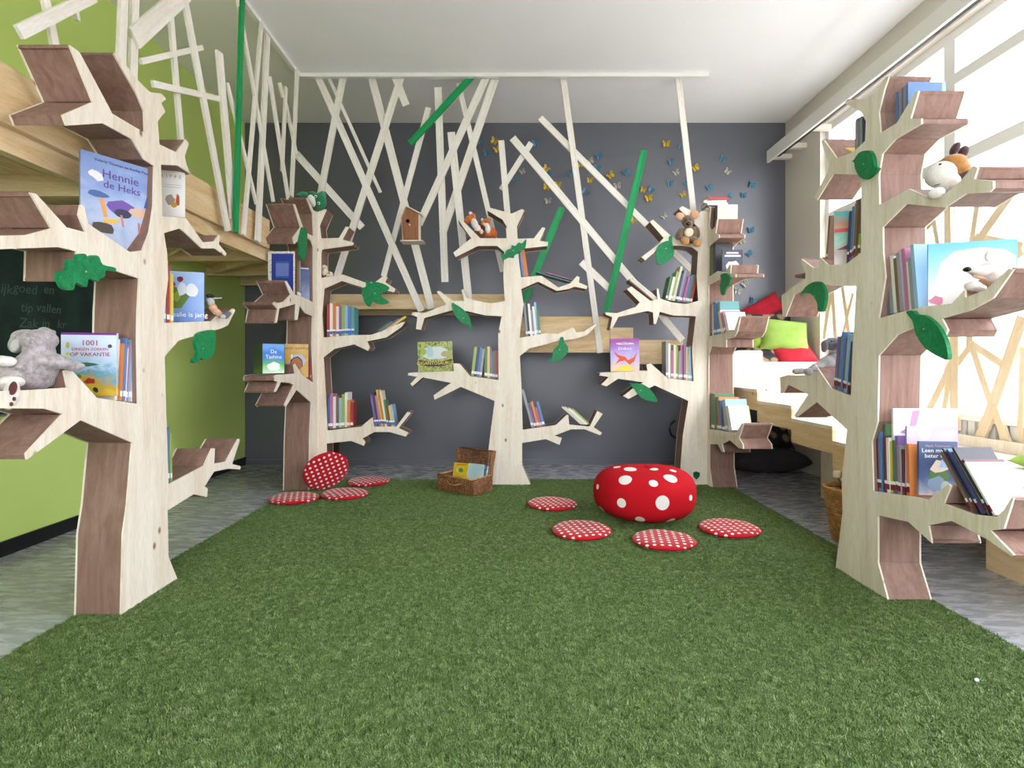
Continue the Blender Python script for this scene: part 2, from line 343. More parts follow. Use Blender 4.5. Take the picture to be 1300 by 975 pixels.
leaf(tree1, [UX(x, y, X1+.020) for x, y in leafB], (-1, 0, 0), 'green wooden round leaf with a stalk')

Y3 = 5.12
T3 = [(674,617),(662.9,590.7),(662.9,562.4),(693,557.4),(710.3,564.8),(713.3,556),(704,553),(725,545),(742.3,545),(762,552.5),(764.5,549.6),(753.4,542.7),(765.2,525.5),(758.3,521.8),(748.5,541.5),(722.6,539),(721.4,526.7),(719,527),(705.4,539.7),(663.6,545.6),
 (662.4,498.4),(660,452),(672,442.5),(693.9,437),(709,432.8),(728.3,430.6),(745.6,425.2),(757.4,413),(756.3,410.8),(741,421),(731.6,422),(729.4,418),(727,415.6),(721,418),(709,424.2),(693.9,423),(659.4,429),(664.8,386.5),(661.6,367),(683,357.4),(706.8,369.2),(721.9,367),(729.4,363.9),(744.5,367),(746,363.2),(734.8,358.5),(735.9,352),(732.6,350.3),(724,359.5),(709,365),(687.4,349.9),(661.6,352),
 (658.3,326.2),(658.5,318),(665.9,315.4),(695,312.2),(696,307.2),(685.3,305.7),(692.4,289.5),(688.5,288.5),(677.7,302.5),(657.2,303),(656.2,287.4),(665.9,267),(662.6,265.4),(649.7,271.2),(620.6,263.3),(618.5,267),(637.9,278.8),(642.2,286.3),(643.2,302.5),(609.9,302.5),(586.2,278.8),(581.9,279.2),(598,302.5),(575.4,320.8),(578.6,326.2),(606.6,312.2),(631.4,312.2),(640,319.7),
 (639,350),(640,369),(641,382.2),(622.8,385.4),(601.2,381),(592.6,378),(588.3,367),(585.7,368.2),(589.4,382.2),(575.4,382.2),(558.2,369.2),(554.3,370.3),(566.8,386.5),(538.8,397.2),(523.7,396.2),(522.6,399.8),(530,402.6),(528,417.7),(534.5,418.8),(538.8,403.7),(573.2,394),(592.6,395),(616.3,400.5),(636.8,401.6),
 (632.5,423),(632.8,482.4),(597.2,477.5),(583.6,461.5),(575,461.5),(576.3,471.3),(518.5,473.3),(517.7,476.3),(529.5,478.2),(520.9,487.3),(523.4,490.3),(537,479.2),(572.6,486),(550.4,502),(551.7,507.5),(584.9,491),(628,509),(624.2,537.8),(619.3,577),(617.6,617)]
tree3 = empty('tree_bookcase', 'plywood tree bookcase in the middle of the back row with two fox toys', 'bookcase', (0, Y3+.09, SB))
panel(tree3, clampz([UY(x, y, Y3) for x, y in T3]), (0, .19, 0))
E_ = (500, 240, .2154); F_ = (500, 400, .246)
for lf in (crop(*E_, [(632,375),(650,385),(665,360),(690,350),(695,330),(715,335),(735,315),(755,320),(780,295),(775,345),(750,360),(745,375),(715,385),(705,405),(680,400),(650,415),(635,405)]),
           crop(*E_, [(340,672),(365,680),(410,710),(445,750),(455,795),(465,830),(450,838),(445,805),(410,795),(375,765),(350,725)]),
           crop(*F_, [(860,115),(875,115),(880,140),(897,160),(900,185),(880,215),(845,238),(790,235),(815,220),(825,180),(850,150)])):
    leaf(tree3, [UY(x, y, Y3-.02) for x, y in lf], (0, 1, 0))

X2, Y2 = -1.83, 5.12
T2R = [(403,617),(417,617),(415,590),(414.7,563),(445.8,559.7),(462,566),(464,561),(460,556.5),(475,548.4),(494.5,548.4),(515,554.3),(519,549.5),(506,543.6),(521.8,524),(517,523),(503,541.6),(475,541.6),(473,530),(471,531),(458.5,541.6),(415.6,546.5),(413.5,500),(410.8,453.8),(424.4,443),(449.7,437.2),(467,445.5),(469.5,441),(466.3,433.3),(490.6,428.4),(510,414.8),(514,409),(510,409),(484.8,420.6),(471.2,425),(445.8,425.5),(410.8,428.4),
 (409,400),(411.8,366.4),(434,356.6),(463.4,366),(480,367),(500,371),(502,367),(489,358),(492,352),(486,350.8),(477,357.6),(463.4,358.6),(435,348.4),(407.9,352.7),(407.9,321.6),(408.8,316.7),(447.8,311.5),(449,308),(435,304),(443,288.4),(439,287.5),(430.3,302),(407.9,302.5),(405.9,286.5),(414.7,266),(412.7,265.5),(403,269)]
T2L = [(403,269),(398,267),(391.3,251.4),(389.4,251.8),(397,271.9),(398,300),(390,296),(385.5,290.4),(374.7,259.2),(372.8,259.2),(381.6,288.4),(371.8,302),(373.8,309.9),(377.7,306),(387.4,299),(395,306),(397.7,313.8),(397.7,338),(398,383.9),(381.6,376),(374,374),(364,356.6),(362,357),(368.9,374),(360,383),(353.3,384.9),(348.4,383),(346.5,385.8),(352.3,392.7),(349.4,410),(351.8,409.6),(354.7,391.7),(375.7,385.8),(374.7,406.3),(378,405.9),(380.6,387.8),(387.4,397.5),(396.8,401.4),
 (396,436),(398,486),(383.5,476),(374.7,461.6),(372.8,463.5),(374.5,474.2),(350.4,476),(347.5,478),(347.5,483),(353,485),(348.4,497.6),(350.8,497),(357,485),(368,486),(372.8,488.8),(361,514),(363,516.5),(376.7,494.7),(395,511),(393.2,558),(392.3,624.4),(403,617)]
tree2 = empty('tree_bookcase', 'plywood tree bookcase in the back left corner with polka dot cushions at its foot', 'bookcase', (-1.85, 5.1, SB))
YF2 = X2*F/(403-CX)
panel(tree2, clampz([UY(x, y, YF2) for x, y in T2R]), (0, .19, 0))
panel(tree2, clampz([UX(x, y, X2) for x, y in T2L]), (-.235, 0, 0))
G_ = (290, 230, .1948)
leaf(tree2, [UX(x, y, X2+.02) for x, y in crop(*G_, [(490,300),(512,330),(515,400),(505,480),(485,515),(468,470),(463,400),(475,340)])], (-1, 0, 0))
leaf(tree2, [UY(x, y, YF2-.02) for x, y in crop(*G_, [(895,640),(930,665),(945,655),(1000,665),(1045,690),(1030,715),(990,745),(1045,785),(1020,800),(975,800),(935,785),(918,818),(890,795),(872,740),(872,700),(895,685)])], (0, 1, 0), 'green wooden leaf with three lobes')

X4 = 1.84; FP4 = 898.0; YF4 = X4*F/(FP4-CX)
T4L = [(898,616.5),(864,616.5),(864,593),(867,553),(874,509),(831.3,489.3),(810,500),(798,506.6),(791.3,502.6),(803.3,493.3),(816.6,485.3),(784.7,480.7),(770,490.6),(763.3,488),(772.7,478.6),(760.7,476.5),(762,473.3),(776.7,472.5),(822,470.6),(820.6,462.6),(826,461.3),(847.3,480),(880.6,484),(878.5,442.6),(883.5,401.5),(855,400.5),(837.7,395.7),(832.8,411.3),(830,411.3),(829,396.6),(822,394.7),(785,402.5),(777.3,417),(774.4,417.5),(777.3,402.5),(769.5,399.6),(768.5,396.6),(783,397.6),(806.5,389.8),(812.4,384),(796,367),(801.6,363.5),(826,382),(834.8,380),(833.8,366.4),(836,366.4),(838,379),(853.3,384),(870.8,385.9),(886.4,382),
 (884.5,348.9),(886.4,319.7),(878.6,313.8),(865,311.9),(855.2,311.9),(833.8,317.7),(819.2,330.4),(814.3,326.5),(835.8,310),(842.6,302),(825,281.6),(829,278.7),(851.4,299.2),(861,304),(882,306),(888.4,300),(888,290),(862,265),(866,261.5),(887,272),(890,268),(898,268)]
T4R = [(898,268),(900.5,262),(902,264),(900,287),(903,292),(908,288),(909.8,278),(911,278.5),(908.5,296),(912.7,298),(912.7,302),(905,308),(899.5,314),(899.5,352),(911,344),(921,346),(926,336),(928,337),(927,347),(934,348),(934,352),(914,354),(899.5,362),(899.5,427),(922,422),(932,420),(938,401.5),(940,402),(936,421),(932,428),(922,431),(922,441),(919,441),(903,440),(899.5,450),(899.5,545),(915,546.6),(934,550.6),(942,537),(944,538),(938,556),(943,564),(943.5,570),(938,569),(926,558.6),(916.6,564),(919,574),(916,574),(911,564),(900.6,564),(900.6,593),(904,618.5),(898,616.5)]
tree4 = empty('tree_bookcase', 'plywood tree bookcase in the back right corner with a mouse toy near its top', 'bookcase', (1.85, 5.1, SB))
panel(tree4, clampz([UY(x, y, YF4) for x, y in T4L]), (0, .19, 0))
panel(tree4, clampz([UX(x, y, X4) for x, y in T4R]), (.235, 0, 0))
J_ = (750, 230, .1949); K_ = (750, 380, .2665)
leaf(tree4, [UY(x, y, YF4-.02) for x, y in crop(*J_, [(515,358),(532,358),(530,395),(542,450),(535,490),(490,530),(440,540),(427,500),(427,445),(450,410),(490,390),(512,388)])], (0, 1, 0))
leaf(tree4, [UX(x, y, X4-.02) for x, y in crop(*J_, [(845,610),(880,600),(905,640),(895,680),(875,700),(862,740),(848,735),(840,690),(848,640)])], (1, 0, 0))
leaf(tree4, [UY(x, y, YF4-.02) for x, y in crop(*K_, [(185,398),(205,402),(240,402),(285,430),(318,487),(270,482),(235,465),(212,430),(190,408)])], (0, 1, 0))
sh = crop(*K_, [(488,825),(503,820),(520,826),(519,843),(504,859),(490,845)])
obj('shield_badge', MB().prism([UY(x, y, YF4-.004) for x, y in sh], (0, .004, 0)), plain('dark_green_badge', '#1e5a3c', .5), tree4, label='small dark green shield badge')

X5 = 1.812
T5 = [(1060.8,722.7),(1127.4,765.3),(1114.4,714.4),(1114.4,654.3),(1153,662.5),(1182.7,689.6),(1178.5,667),(1207.5,661),(1248.8,682),(1284,706),(1287,704.5),(1257,673.5),(1274,671.5),(1286.5,632.3),(1284,631.5),(1274.7,647),(1265.3,656.6),(1235.8,653),(1198,639),(1207,616.5),(1204,614.5),(1178,634.7),(1160.3,630.7),(1108.5,623.4),(1106.5,560),(1114,535),(1115.6,451.2),
 (1139,425),(1164,414),(1199,428),(1203,419),(1195.7,404.4),(1232.3,393.8),(1260.6,378.5),(1286.5,341.8),(1280.6,341),(1251,367.9),(1225,378),(1224.5,367.9),(1207.5,385.6),(1173,389),(1139,397.4),(1115.5,404.5),(1123.8,351.4),(1121,320),(1120.5,288.3),(1150,258.9),(1199.6,263.5),(1226,246),(1256,243.9),(1260.8,239),(1260.8,230),(1236.6,227),(1241,213),(1235.4,210.4),(1219.3,230),(1200.8,245),(1178.9,250.8),(1153.5,239.7),(1116.6,260),
 (1115.4,223),(1120,195.4),(1136,177),(1169.6,157.3),(1169.6,150.5),(1155.8,150.4),(1166,115.5),(1162.7,115.8),(1138.5,156),(1117.7,168.9),(1115.4,142.3),(1122.3,114.6),(1128,97.3),(1125,97),(1110.8,118),(1099,125),(1072.7,128.5),(1074,132),(1093.5,142.3),(1099,153.9),(1098,179),(1083,193),(1062.3,201),(1046,178),(1042.7,179),(1052,208),(1050.8,218.5),(1033.5,250.8),(1037,254),(1057.7,220.8),(1093.5,222),(1093.2,257.7),(1093,320.7),
 (1073,336),(1050.7,336),(1041,326.6),(1039,339.6),(1031.8,339.6),(1017.7,329),(1015,330),(1022.4,344.3),(1022.4,353.7),(1004,366),(992,375),(993.5,402),(997,402),(1008,374),(1035,359),(1059,363),(1087,363),(1082.5,438.6),(1080,503),(1055.4,493.7),(1034,461.8),(1029,463),(1028,477),(1000,476),(990,479),(991,499),(994,499),(1000,488),(1026,500.7),(1008,527.9),(1011.8,529),(1036.5,510),(1075.5,545.5),(1068.4,606.9),(1069.6,650.7)]
tree5 = empty('tree_bookcase', 'tall plywood tree bookcase at right front beside the bright window', 'bookcase', (1.92, 2.83, SB))
panel(tree5, clampz([UX(x, y, X5) for x, y in T5]), (.215, 0, 0))
A_ = (1000, 80, .2308); B_ = (1000, 250, .2358)
leaf(tree5, [UX(x, y, X5-.02) for x, y in crop(*A_, [(353,540),(365,530),(385,500),(410,485),(450,485),(470,530),(475,570),(495,580),(470,610),(430,640),(395,625),(370,580),(365,548)])], (1, 0, 0), 'dark green wooden apple-shaped leaf')
leaf(tree5, [UX(x, y, X5-.02) for x, y in crop(*B_, [(65,535),(95,485),(140,458),(175,462),(200,510),(200,560),(185,615),(162,612),(160,580),(145,545),(120,520),(85,520)])], (1, 0, 0), 'dark green curved wooden leaf')
leaf(tree5, [UX(x, y, X5-.02) for x, y in crop(*B_, [(638,618),(670,612),(690,632),(740,640),(800,690),(845,770),(862,868),(820,865),(740,815),(690,740),(672,670),(650,640)])], (1, 0, 0), 'long dark green wooden leaf')
obj('peg', MB().tube([UX(1023, 350, X5+.05), UX(1011, 350.5, X5+.05)], [.02, .012]), OKO, tree5)

# ------------------------------------------------------------------ slat fences hung from ceiling battens
def slat(root, p, q, w, th, nrm, mat, label=None):
    d = (q-p); l = d.length; d.normalize(); nrm = Vector(nrm); s = d.cross(nrm).normalized(); nn = s.cross(d)
    M = Matrix((s, nn, d)).transposed()
    me = MB().box((0, 0, 0), (w, th, l)).mesh('slat'); me.materials.append(mat)
    o = bpy.data.objects.new('slat', me); COL.objects.link(o); o.parent = root
    o.matrix_local = wm(root).inverted() @ (Matrix.Translation((p+q)/2) @ M.to_4x4())
    if label: o['label'] = label
    return o
def UB(px, py, dy=0):
    Y = 5.3
    for _ in range(6): z = CH-(py-HY)*Y/F; Y = 5.42-(z-1.6)*.0957+dy
    return UY(px, py, Y)
fb = empty('slat_fence', 'white and green slats hanging criss-cross before the grey back wall', 'fence', (0, 5.3, 1.6))
obj('batten', MB().bb((-2.03, 5.13, ZC-.035), (1.86, 5.175, ZC-.001)), M_FRAME, fb)
back = [(401,91,535,395,8.5),(417.8,99,483,244.5,4),(435.8,97,404,262,8),(470,91,548,392,9.5),(509.6,97,428,351,8.5),(544,137,487,351,7),(499,91,515.8,134,9),(556,111,565,358,9),(620,92.5,532,285,9),(631.3,92.5,562,296,9.5),(572.8,168,595,380,9.5),(582,105.6,638,345,6.5),(636.3,178.5,646,292,7.5),(674.3,181.5,636.4,241,7),(650.7,175.3,866,432,9),(685.6,149.7,880,345,8),(714.3,93.3,762,448,7.5),(861,98.5,882,285,7.5),(738,332.6,775,368,9),(376,195,460,289,9)]
for i, (a, b_, c, d, w) in enumerate(back):
    dy = (.0, .0225)[i % 2]+i*.0007; slat(fb, UB(a, b_, dy), UB(c, d, dy), w*5.3/F, .018, (0, 1, 0), SLATW)
for i, (a, b_, c, d, w) in enumerate([(603.6,92,520.5,182.5,8),(818,190.7,769.5,396,8.5),(713.3,263.7,665.9,382,8.5)]):
    slat(fb, UB(a, b_, -.022), UB(c, d, -.022), w*5.3/F, .018, (0, 1, 0), SLATG, 'green slat')
XS = -2.03
fl = empty('slat_fence', 'white slats and one green slat standing on the loft edge at left', 'fence', (XS, 3.4, 2.1))
obj('batten', MB().bb((-2.045, 1.0, ZC-.035), (-2.0, 5.13, ZC-.001)), M_FRAME, fl)
left = [(52,-25,73,75,14),(24,41,118,-5,17),(92,-10,98,26,9),(157,-20,153,80,14),(171,-20,168,100,13),(236,-10,170,49,18),(214,-10,229.5,178,9),(232,-12,289.4,293,9.5),(178,78,256.4,60.3,10),(193.6,106.4,278,125.6,11),(278,65.6,296,279,10),(302,0,347,256,5.5),(288,105,325.5,259,5.5),(332,28,309,298.5,6),(340,36,327,306.7,8),(342,97,366,253,5.5),(363,111,358,218,5),(355,105,359,123.6,5),(363,132,376,195,5),(377.4,88,370,250,5.5)]
for i, (a, b_, c, d, w) in enumerate(left):
    x = XS+(.0, .0195)[i % 2]+i*.0006; p, q = UX(a, b_, x), UX(c, d, x); ang = abs((q-p).normalized().z)
    Ym = (p.y+q.y)/2; slat(fl, p, q, max(w-.017*F/Ym, 2.2)*Ym*(1 if ang < .6 else Ym/2.03)/F, .018, (1, 0, 0), SLATW)
slat(fl, UX(307.4, -5, XS+.04), UX(299, 295, XS+.04), .055, .018, (1, 0, 0), SLATG, 'green slat')

# ------------------------------------------------------------------ loft, walkway, stairs
lo = empty('loft_platform', 'pine loft platform with exposed joists along the lime green wall', 'platform', (-2.5, 3.6, 2.0))
obj('edge_board', MB().bb((-2.095, 1.0, 2.13), (-2.06, 4.62, 2.37)), PINEY, lo)
obj('lower_beam', MB().bb((-2.15, 1.0, 2.03), (-2.1, 6.15, 2.14)), PINEY, lo)
for y in (1.3, 2.1, 2.85, 3.75, 4.62, 5.4, 6.08): obj('joist', MB().bb((XL+.004, y, 2.03), (-2.15, y+.05, 2.14)), PINEW, lo)
x = -2.16; k = 0
while x > XL+.02:
    obj('deck_plank', MB().bb((max(x-.138, XL+.004), 1.0, 2.142), (x, YB-.02, 2.165)), PINEY, lo); x -= .142
for (ya, yb) in ((2.95, 3.7), (3.85, 4.6), (4.72, 5.38)):
    p, q = Vector((-2.22, ya, 2.085)), Vector((-2.95, yb, 2.085)); d = (q-p).normalized()
    obj('brace', MB().box((p+q)/2, (.04, (q-p).length, .09), Matrix.Rotation(math.atan2(-d.x, d.y), 3, 'Z')), PINEY, lo)
obj('post', MB().bb((-2.2, 5.46, .001), (-2.13, 5.53, 2.03)), PINE, lo)
wk = empty('raised_walkway', 'stepped pine walkway along the grey back wall behind the slats', 'walkway', (0, 5.8, 1.1))
YW = 5.455
for (x0, x1, z1, h) in ((-2.05, -.05, 1.85, .15), (-.05, .985, 1.625, .36), (.985, 1.22, 1.515, .25), (1.22, 1.72, 1.39, .24), (1.72, 2.2, 1.27, .22)):
    obj('edge_board', MB().bb((x0, YW, z1-h), (x1-.003, YW+.03, z1)), PINEW, wk)
    obj('deck_board', MB().bb((x0, YW+.032, z1-.06), (x1-.003, YB-.016, z1-.035)), PINEW, wk)
    obj('bearer', MB().bb((x0+.02, YB-.08, z1-.15), (x1-.02, YB-.016, z1-.062)), PINEW, wk)
st = empty('wooden_stairs', 'pale pine steps and window seat climbing along the right wall', 'stairs', (2.65, 4.0, 0))
SX = 2.21
steps = [(2.25, 3.75, .62), (3.75, 4.3, .72), (4.3, 4.9, .82), (4.9, 5.418, .92)]
for i, (y0, y1, z) in enumerate(steps):
    obj('tread', MB().bb((SX, y0, z-.025), (XR-.003, y1, z)), PINE, st)
    obj('side_board', MB().bb((SX, y0, z-.19), (SX+.02, y1, z-.026)), PINEY, st)
    obj('riser', MB().bb((SX+.022, y0+.001, z-.12), (XR-.003, y0+.02, z-.026)), PINE, st)
cp_ = [(2.205,.90),(3.1,.90),(3.1,1.17),(2.52,1.17),(2.50,1.19),(2.50,1.27),(2.48,1.285),(2.26,1.285),(2.225,1.275),(2.205,1.25)]
obj('front_board', MB().prism([(x, 5.42, z) for x, z in cp_], (0, .022, 0)), PINE, st)
obj('corner_deck', MB().bb((2.205, 5.444, 1.06), (XR-.003, YB-.016, 1.085)), PINE, st)
obj('side_board', MB().bb((2.205, 5.444, .83), (2.225, 6.1, 1.058)), PINEY, st)
obj('support_panel', MB().bb((2.66, 2.2, .001), (2.68, 3.05, .594)), PINEY, st)
obj('support_panel', MB().bb((2.66, 3.8, .001), (2.68, 4.68, .69)), PINE, st)
obj('kerb_board', MB().bb((2.93, 2.25, .621), (2.955, 3.74, .69)), PINE, st)
# lattice railing of cut pine in front of the windows
la = empty('lattice_railing', 'branching cut pine lattice railing in front of the bright windows', 'railing', (2.965, 3.4, .66))
XLA = 2.97
def LQ(px, py): return UX(px, py, XLA)
lat = [(1236,578,1262,514,14),(1262,514,1300,402,16),(1282,572,1262,514,11),(1262,520,1234,436,10),(1234,436,1280,466,10),(1213,546,1213,425,14),(1197,545,1207,470,8),(1172,540,1210,460,10),(1211,470,1236,436,9),(1204,262,1207,422,11),(1187,280,1195,330,7),(1243,255,1236,300,8),(1290,240,1240,310,12),(1240,300,1300,312,9),(1300,318,1262,345,12),(1236,300,1232,440,10),(1300,440,1296,580,8),(1062,432,1055,330,8),(1047,430,1056,372,7),(1080,432,1070,360,7),(1070,430,1084,372,6),(1145,330,1150,440,8),(1165,300,1150,430,8),(1125,440,1140,330,8),(1100,440,1110,330,8),(1110,330,1098,440,7),(1150,440,1152,552,8),(1125,440,1122,548,8),(1140,330,1187,280,7),(1195,330,1207,390,7)]
for i, (a, b_, c, d, w) in enumerate(lat):
    x = XLA+i*.0011; p, q = UX(a, b_, x), UX(c, d, x)
    o = slat(la, p, q, w*(p.y+q.y)/2/F*.95, .02, (1, 0, 0), LATT); o.name = 'lattice_bar'
obj('rail', MB().bb((XLA-.01, 4.35, 1.02), (XLA+.02, 5.40, 1.06)), LATT, la)
# radiator under the sill
rd = empty('radiator', 'white ribbed radiator under the window sill', 'radiator', (3.03, 3.3, .05))
for i in range(17): obj('rib', MB().bb((3.0, 2.55+i*.075, .64), (3.07, 2.60+i*.075, .775)), M_FRAME, rd)
obj('pipe', MB().tube([(3.035, 2.5, .65), (3.035, 3.82, .65)], .012), M_FRAME, rd)

# ------------------------------------------------------------------ books
ORD = ['first', 'second', 'third', 'fourth', 'fifth', 'sixth', 'seventh', 'eighth', 'ninth', 'tenth', 'eleventh', 'twelfth', 'thirteenth', 'fourteenth']
def cover_mesh(t, d, h, c):
    return MB().bb((0, 0, 0), (c, d, h)).bb((t-c, 0, 0), (t, d, h)).bb((c, 0, 0), (t-c, c, h))
def book(M, t, h, d, col, label, group, sticker=WLAB):
    o = empty('book', label, 'book', group=group); o.matrix_basis = M
    c = min(.0025, t*.2)
    obj('cover', cover_mesh(t, d, h, c), pal(col), o, local=True)
    obj('pages', MB().bb((c, c, .003), (t-c, d-.004, h-.003)), PAGE, o, local=True)
    if sticker:
        obj('spine_label', MB().bb((.0006, -.0007, h*.07), (t-.0006, 0, h*.07+.026)), sticker, o, local=True)
        if sticker is not WLAB: obj('spine_label', MB().bb((.0006, -.0007, h*.07+.027), (t-.0006, 0, h*.07+.042)), WLAB, o, local=True)
    return o
EX, EY, EZ = Vector((1, 0, 0)), Vector((0, 1, 0)), Vector((0, 0, 1))
def row(shelf, kind, plane, p0, p1, cols, tops, lean=0, d=.15, sticker=WLAB, jit=.02, side='left', depth0=.02, gap=.0008):
    """a row of books: spines on the panel side, p0 to p1 the row's bottom line in picture pixels"""
    ex, ey = {'F': (EX, EY), 'L': (EY, -EX), 'R': (-EY, EX)}[kind]
    U = (lambda x, y: UY(x, y, plane+depth0)) if kind == 'F' else (lambda x, y: UX(x, y, plane+ey.x*depth0))
    a, b = U(*p0), U(*p1); n = len(cols); step = (b-a)/n
    rj = random.Random(sum(map(ord, shelf))); k = 0
    for i, col in enumerate(cols):
        if col is None: k += 1; continue
        o = a+step*i; tp = tops[i] if isinstance(tops, list) else rj.uniform(*tops)
        le = lean[i] if isinstance(lean, list) else lean
        h = tp*o.y/F; t = abs(step.dot(ex))*(math.cos(R(le)) if abs(le) < 35 else 1)-gap
        if abs(le) >= 35: t = step.length*abs(math.cos(R(le)))*1.0
        rot = Matrix.Rotation(R(le), 3, ey)
        dx = ey*rj.uniform(0, jit)
        M = basis(rot @ ex, ey, rot @ EZ, o+dx+EZ*(.002+(t*math.sin(R(abs(le))) if le > 0 else 0)))
        lab = '%s book, %s from the %s %s' % (col, ORD[i-k], side, shelf)
        book(M, max(t, .006), h, d-rj.uniform(0, .02), col, lab, 'books '+shelf, sticker)
def artm(name, cols, sc=14, vert=0.0, rough=.35):
    m, nt, b = newmat(name); tc = N(nt, 'ShaderNodeTexCoord'); n = N(nt, 'ShaderNodeTexNoise', Scale=float(sc), Detail=3.0, Distortion=.8); L(nt, tc, 'Object', n, 'Vector')
    sx = N(nt, 'ShaderNodeSeparateXYZ'); L(nt, tc, 'Generated', sx, 0)
    mx = N(nt, 'ShaderNodeMath', operation='MULTIPLY_ADD'); mx.inputs[1].default_value = vert; L(nt, sx, 2, mx, 0)
    sc_ = N(nt, 'ShaderNodeMath', operation='MULTIPLY'); sc_.inputs[1].default_value = 1-vert*.75; L(nt, n, 'Fac', sc_, 0); L(nt, sc_, 0, mx, 2)
    k = len(cols); lo_, hi_ = (.3, .7) if not vert else (.15, .95)
    r = ramp(nt, [(lo_+(hi_-lo_)*i/max(k-1, 1), lin(c)) for i, c in enumerate(cols)]); L(nt, mx, 0, r, 'Fac'); L(nt, r, 'Color', b, 'Base Color')
    b.inputs['Roughness'].default_value = rough; b.inputs['Specular IOR Level'].default_value = .4
    return m
TXT = Matrix(((1, 0, 0, 0), (0, 0, -1, 0), (0, 1, 0, 0), (0, 0, 0, 1)))
def cbook(pl, pr, h, t, mat, label, tilt=0, texts=(), pics=(), name='picture_book', spinecol=None):
    """a picture book with its front cover turned to the room: pl, pr are the bottom corners"""
    pl, pr = Vector(pl), Vector(pr); ex = (pr-pl); w = ex.length; ex.normalize(); ey = EZ.cross(ex).normalized()
    rot = Matrix.Rotation(R(-tilt), 3, ex); ey = rot @ ey; ez = ex.cross(ey)
    o = empty(name, label, 'book'); o.matrix_basis = basis(ex, ey, ez, pl); c = .0025
    obj('cover', MB().bb((0, 0, 0), (w, c, h)).bb((0, t-c, 0), (w, t, h)).bb((0, c, 0), (c, t-c, h)), mat, o, local=True)
    obj('pages', MB().bb((c, c, .003), (w-.004, t-c, h-.003)), PAGE, o, local=True)
    for i, (pts, m) in enumerate(pics):
        obj('cover_picture', MB().prism([(u*w, -.0004-.0002*i, v*h) for u, v in pts], (0, .0004, 0)), m, o, local=True)
    for (body, u, v, size, m) in texts:
        lettering(o, body, size*h, m, Matrix.Translation((u*w, -.0014, v*h)) @ TXT, name='title_lettering')
    return o
def blob(cx, cy, rx, ry, n=14, wob=0, seed=1):
    q = random.Random(seed); return [(cx+rx*math.cos(6.2832*i/n)*(1+q.uniform(-wob, wob)), cy+ry*math.sin(6.2832*i/n)*(1+q.uniform(-wob, wob))) for i in range(n)]
ink = lambda c: plain('print_'+c.strip('#'), c, .4, .3)
# --- left front tree
cbook((-1.945, 2.45, 1.70), (-1.797, 2.72, 1.70), .42, .012, artm('witch_book_blue', ['#8f9bb8', '#a9b6d2', '#7d93c4', '#6c83b8'], 9, .5),
      'large blue picture book Hennie de Heks wedged in the left tree', texts=[('Hennie', .53, .76, .13, ink('#5a3285')), ('de Heks', .55, .65, .115, ink('#5a3285')), ('Valerie Thomas en Korky Paul', .55, .92, .045, ink('#2f3a66'))],
      pics=[(blob(.55, .46, .2, .085, 12, .12, 3), ink('#6a4a9c')), (blob(.56, .40, .12, .05), ink('#2e2a4a')), (blob(.8, .44, .14, .06, 10, .2, 5), ink('#caa892')), (blob(.22, .56, .14, .035, 10, .25, 6), ink('#3f5f96')), ([(.24, .53), (.30, .52), (.35, .33), (.30, .32)], ink('#d9913f')), ([(.3, .3), (.5, .33), (.48, .27), (.3, .25)], ink('#d9b04a')), (blob(.3, .2, .16, .07, 10, .3, 8), ink('#4a4038')), ([(.86, .52), (.93, .52), (.99, .78), (.94, .77)], ink('#38509a')), ([(.55, .25), (.58, .25), (.55, .38), (.52, .38)], ink('#c47a6a')), ([(.78, .2), (.81, .2), (.8, .33), (.77, .33)], ink('#b86a70')), (blob(.2, .76, .1, .05, 9, .35, 4), ink('#d8d8dc'))])
cbook((-1.975, 2.93, 1.955), (-1.797, 2.985, 1.955), .255, .01, plain('white_card_cover', '#eeebe6', .4), 'white card picture book behind the upper trunk of the left tree',
      texts=[('K', .42, .82, .1, ink('#8aa83a')), ('I', .53, .82, .1, ink('#d77a3c')), ('P', .64, .82, .1, ink('#c9a53a')), ('P', .76, .82, .1, ink('#b8602f')), ('E', .88, .82, .1, ink('#7a9a4a'))],
      pics=[(blob(.62, .36, .12, .11, 10, .2, 2), ink('#a8968c')), (blob(.82, .36, .05, .14, 9, .2, 3), ink('#b5562e')), (blob(.72, .25, .08, .06), ink('#c9a03c')), ([(.45, .68), (.9, .68), (.9, .672), (.45, .672)], ink('#9aa0d0')), ([(.45, .63), (.9, .63), (.9, .622), (.45, .622)], ink('#9aa0d0'))])
row('beside the left tree\'s trunk', 'L', X1, (207, 411), (221.5, 411.5), ['sky', 'white', 'red', 'yellow'], [91, 84, 78, 64], d=.16, sticker=WLAB)
cbook((-1.975, 3.10, 1.387), (-1.797, 3.17, 1.387), .295, .01, artm('birthday_book_blue', ['#5c83d6', '#86a9e4', '#a9c3ee'], 7, .6), 'light blue picture book Rosalie is jarig on the left tree',
      texts=[('Rosalie is jarig', .53, .12, .13, ink('#f2f2f4'))], pics=[([(.13, .28), (.4, .28), (.62, .52), (.3, .68), (.13, .72)], ink('#5d7a34')), (blob(.28, .5, .1, .1, 9, .3, 5), ink('#8a9a3c')), (blob(.68, .64, .16, .13, 12, .15, 6), ink('#e4e6ee')), (blob(.42, .66, .13, .13, 12, .2, 7), ink('#d6dbe8')), (blob(.38, .85, .09, .06, 9, .25, 8), ink('#8c2a30')), (blob(.18, .74, .08, .06, 9, .25, 9), ink('#a03238'))])
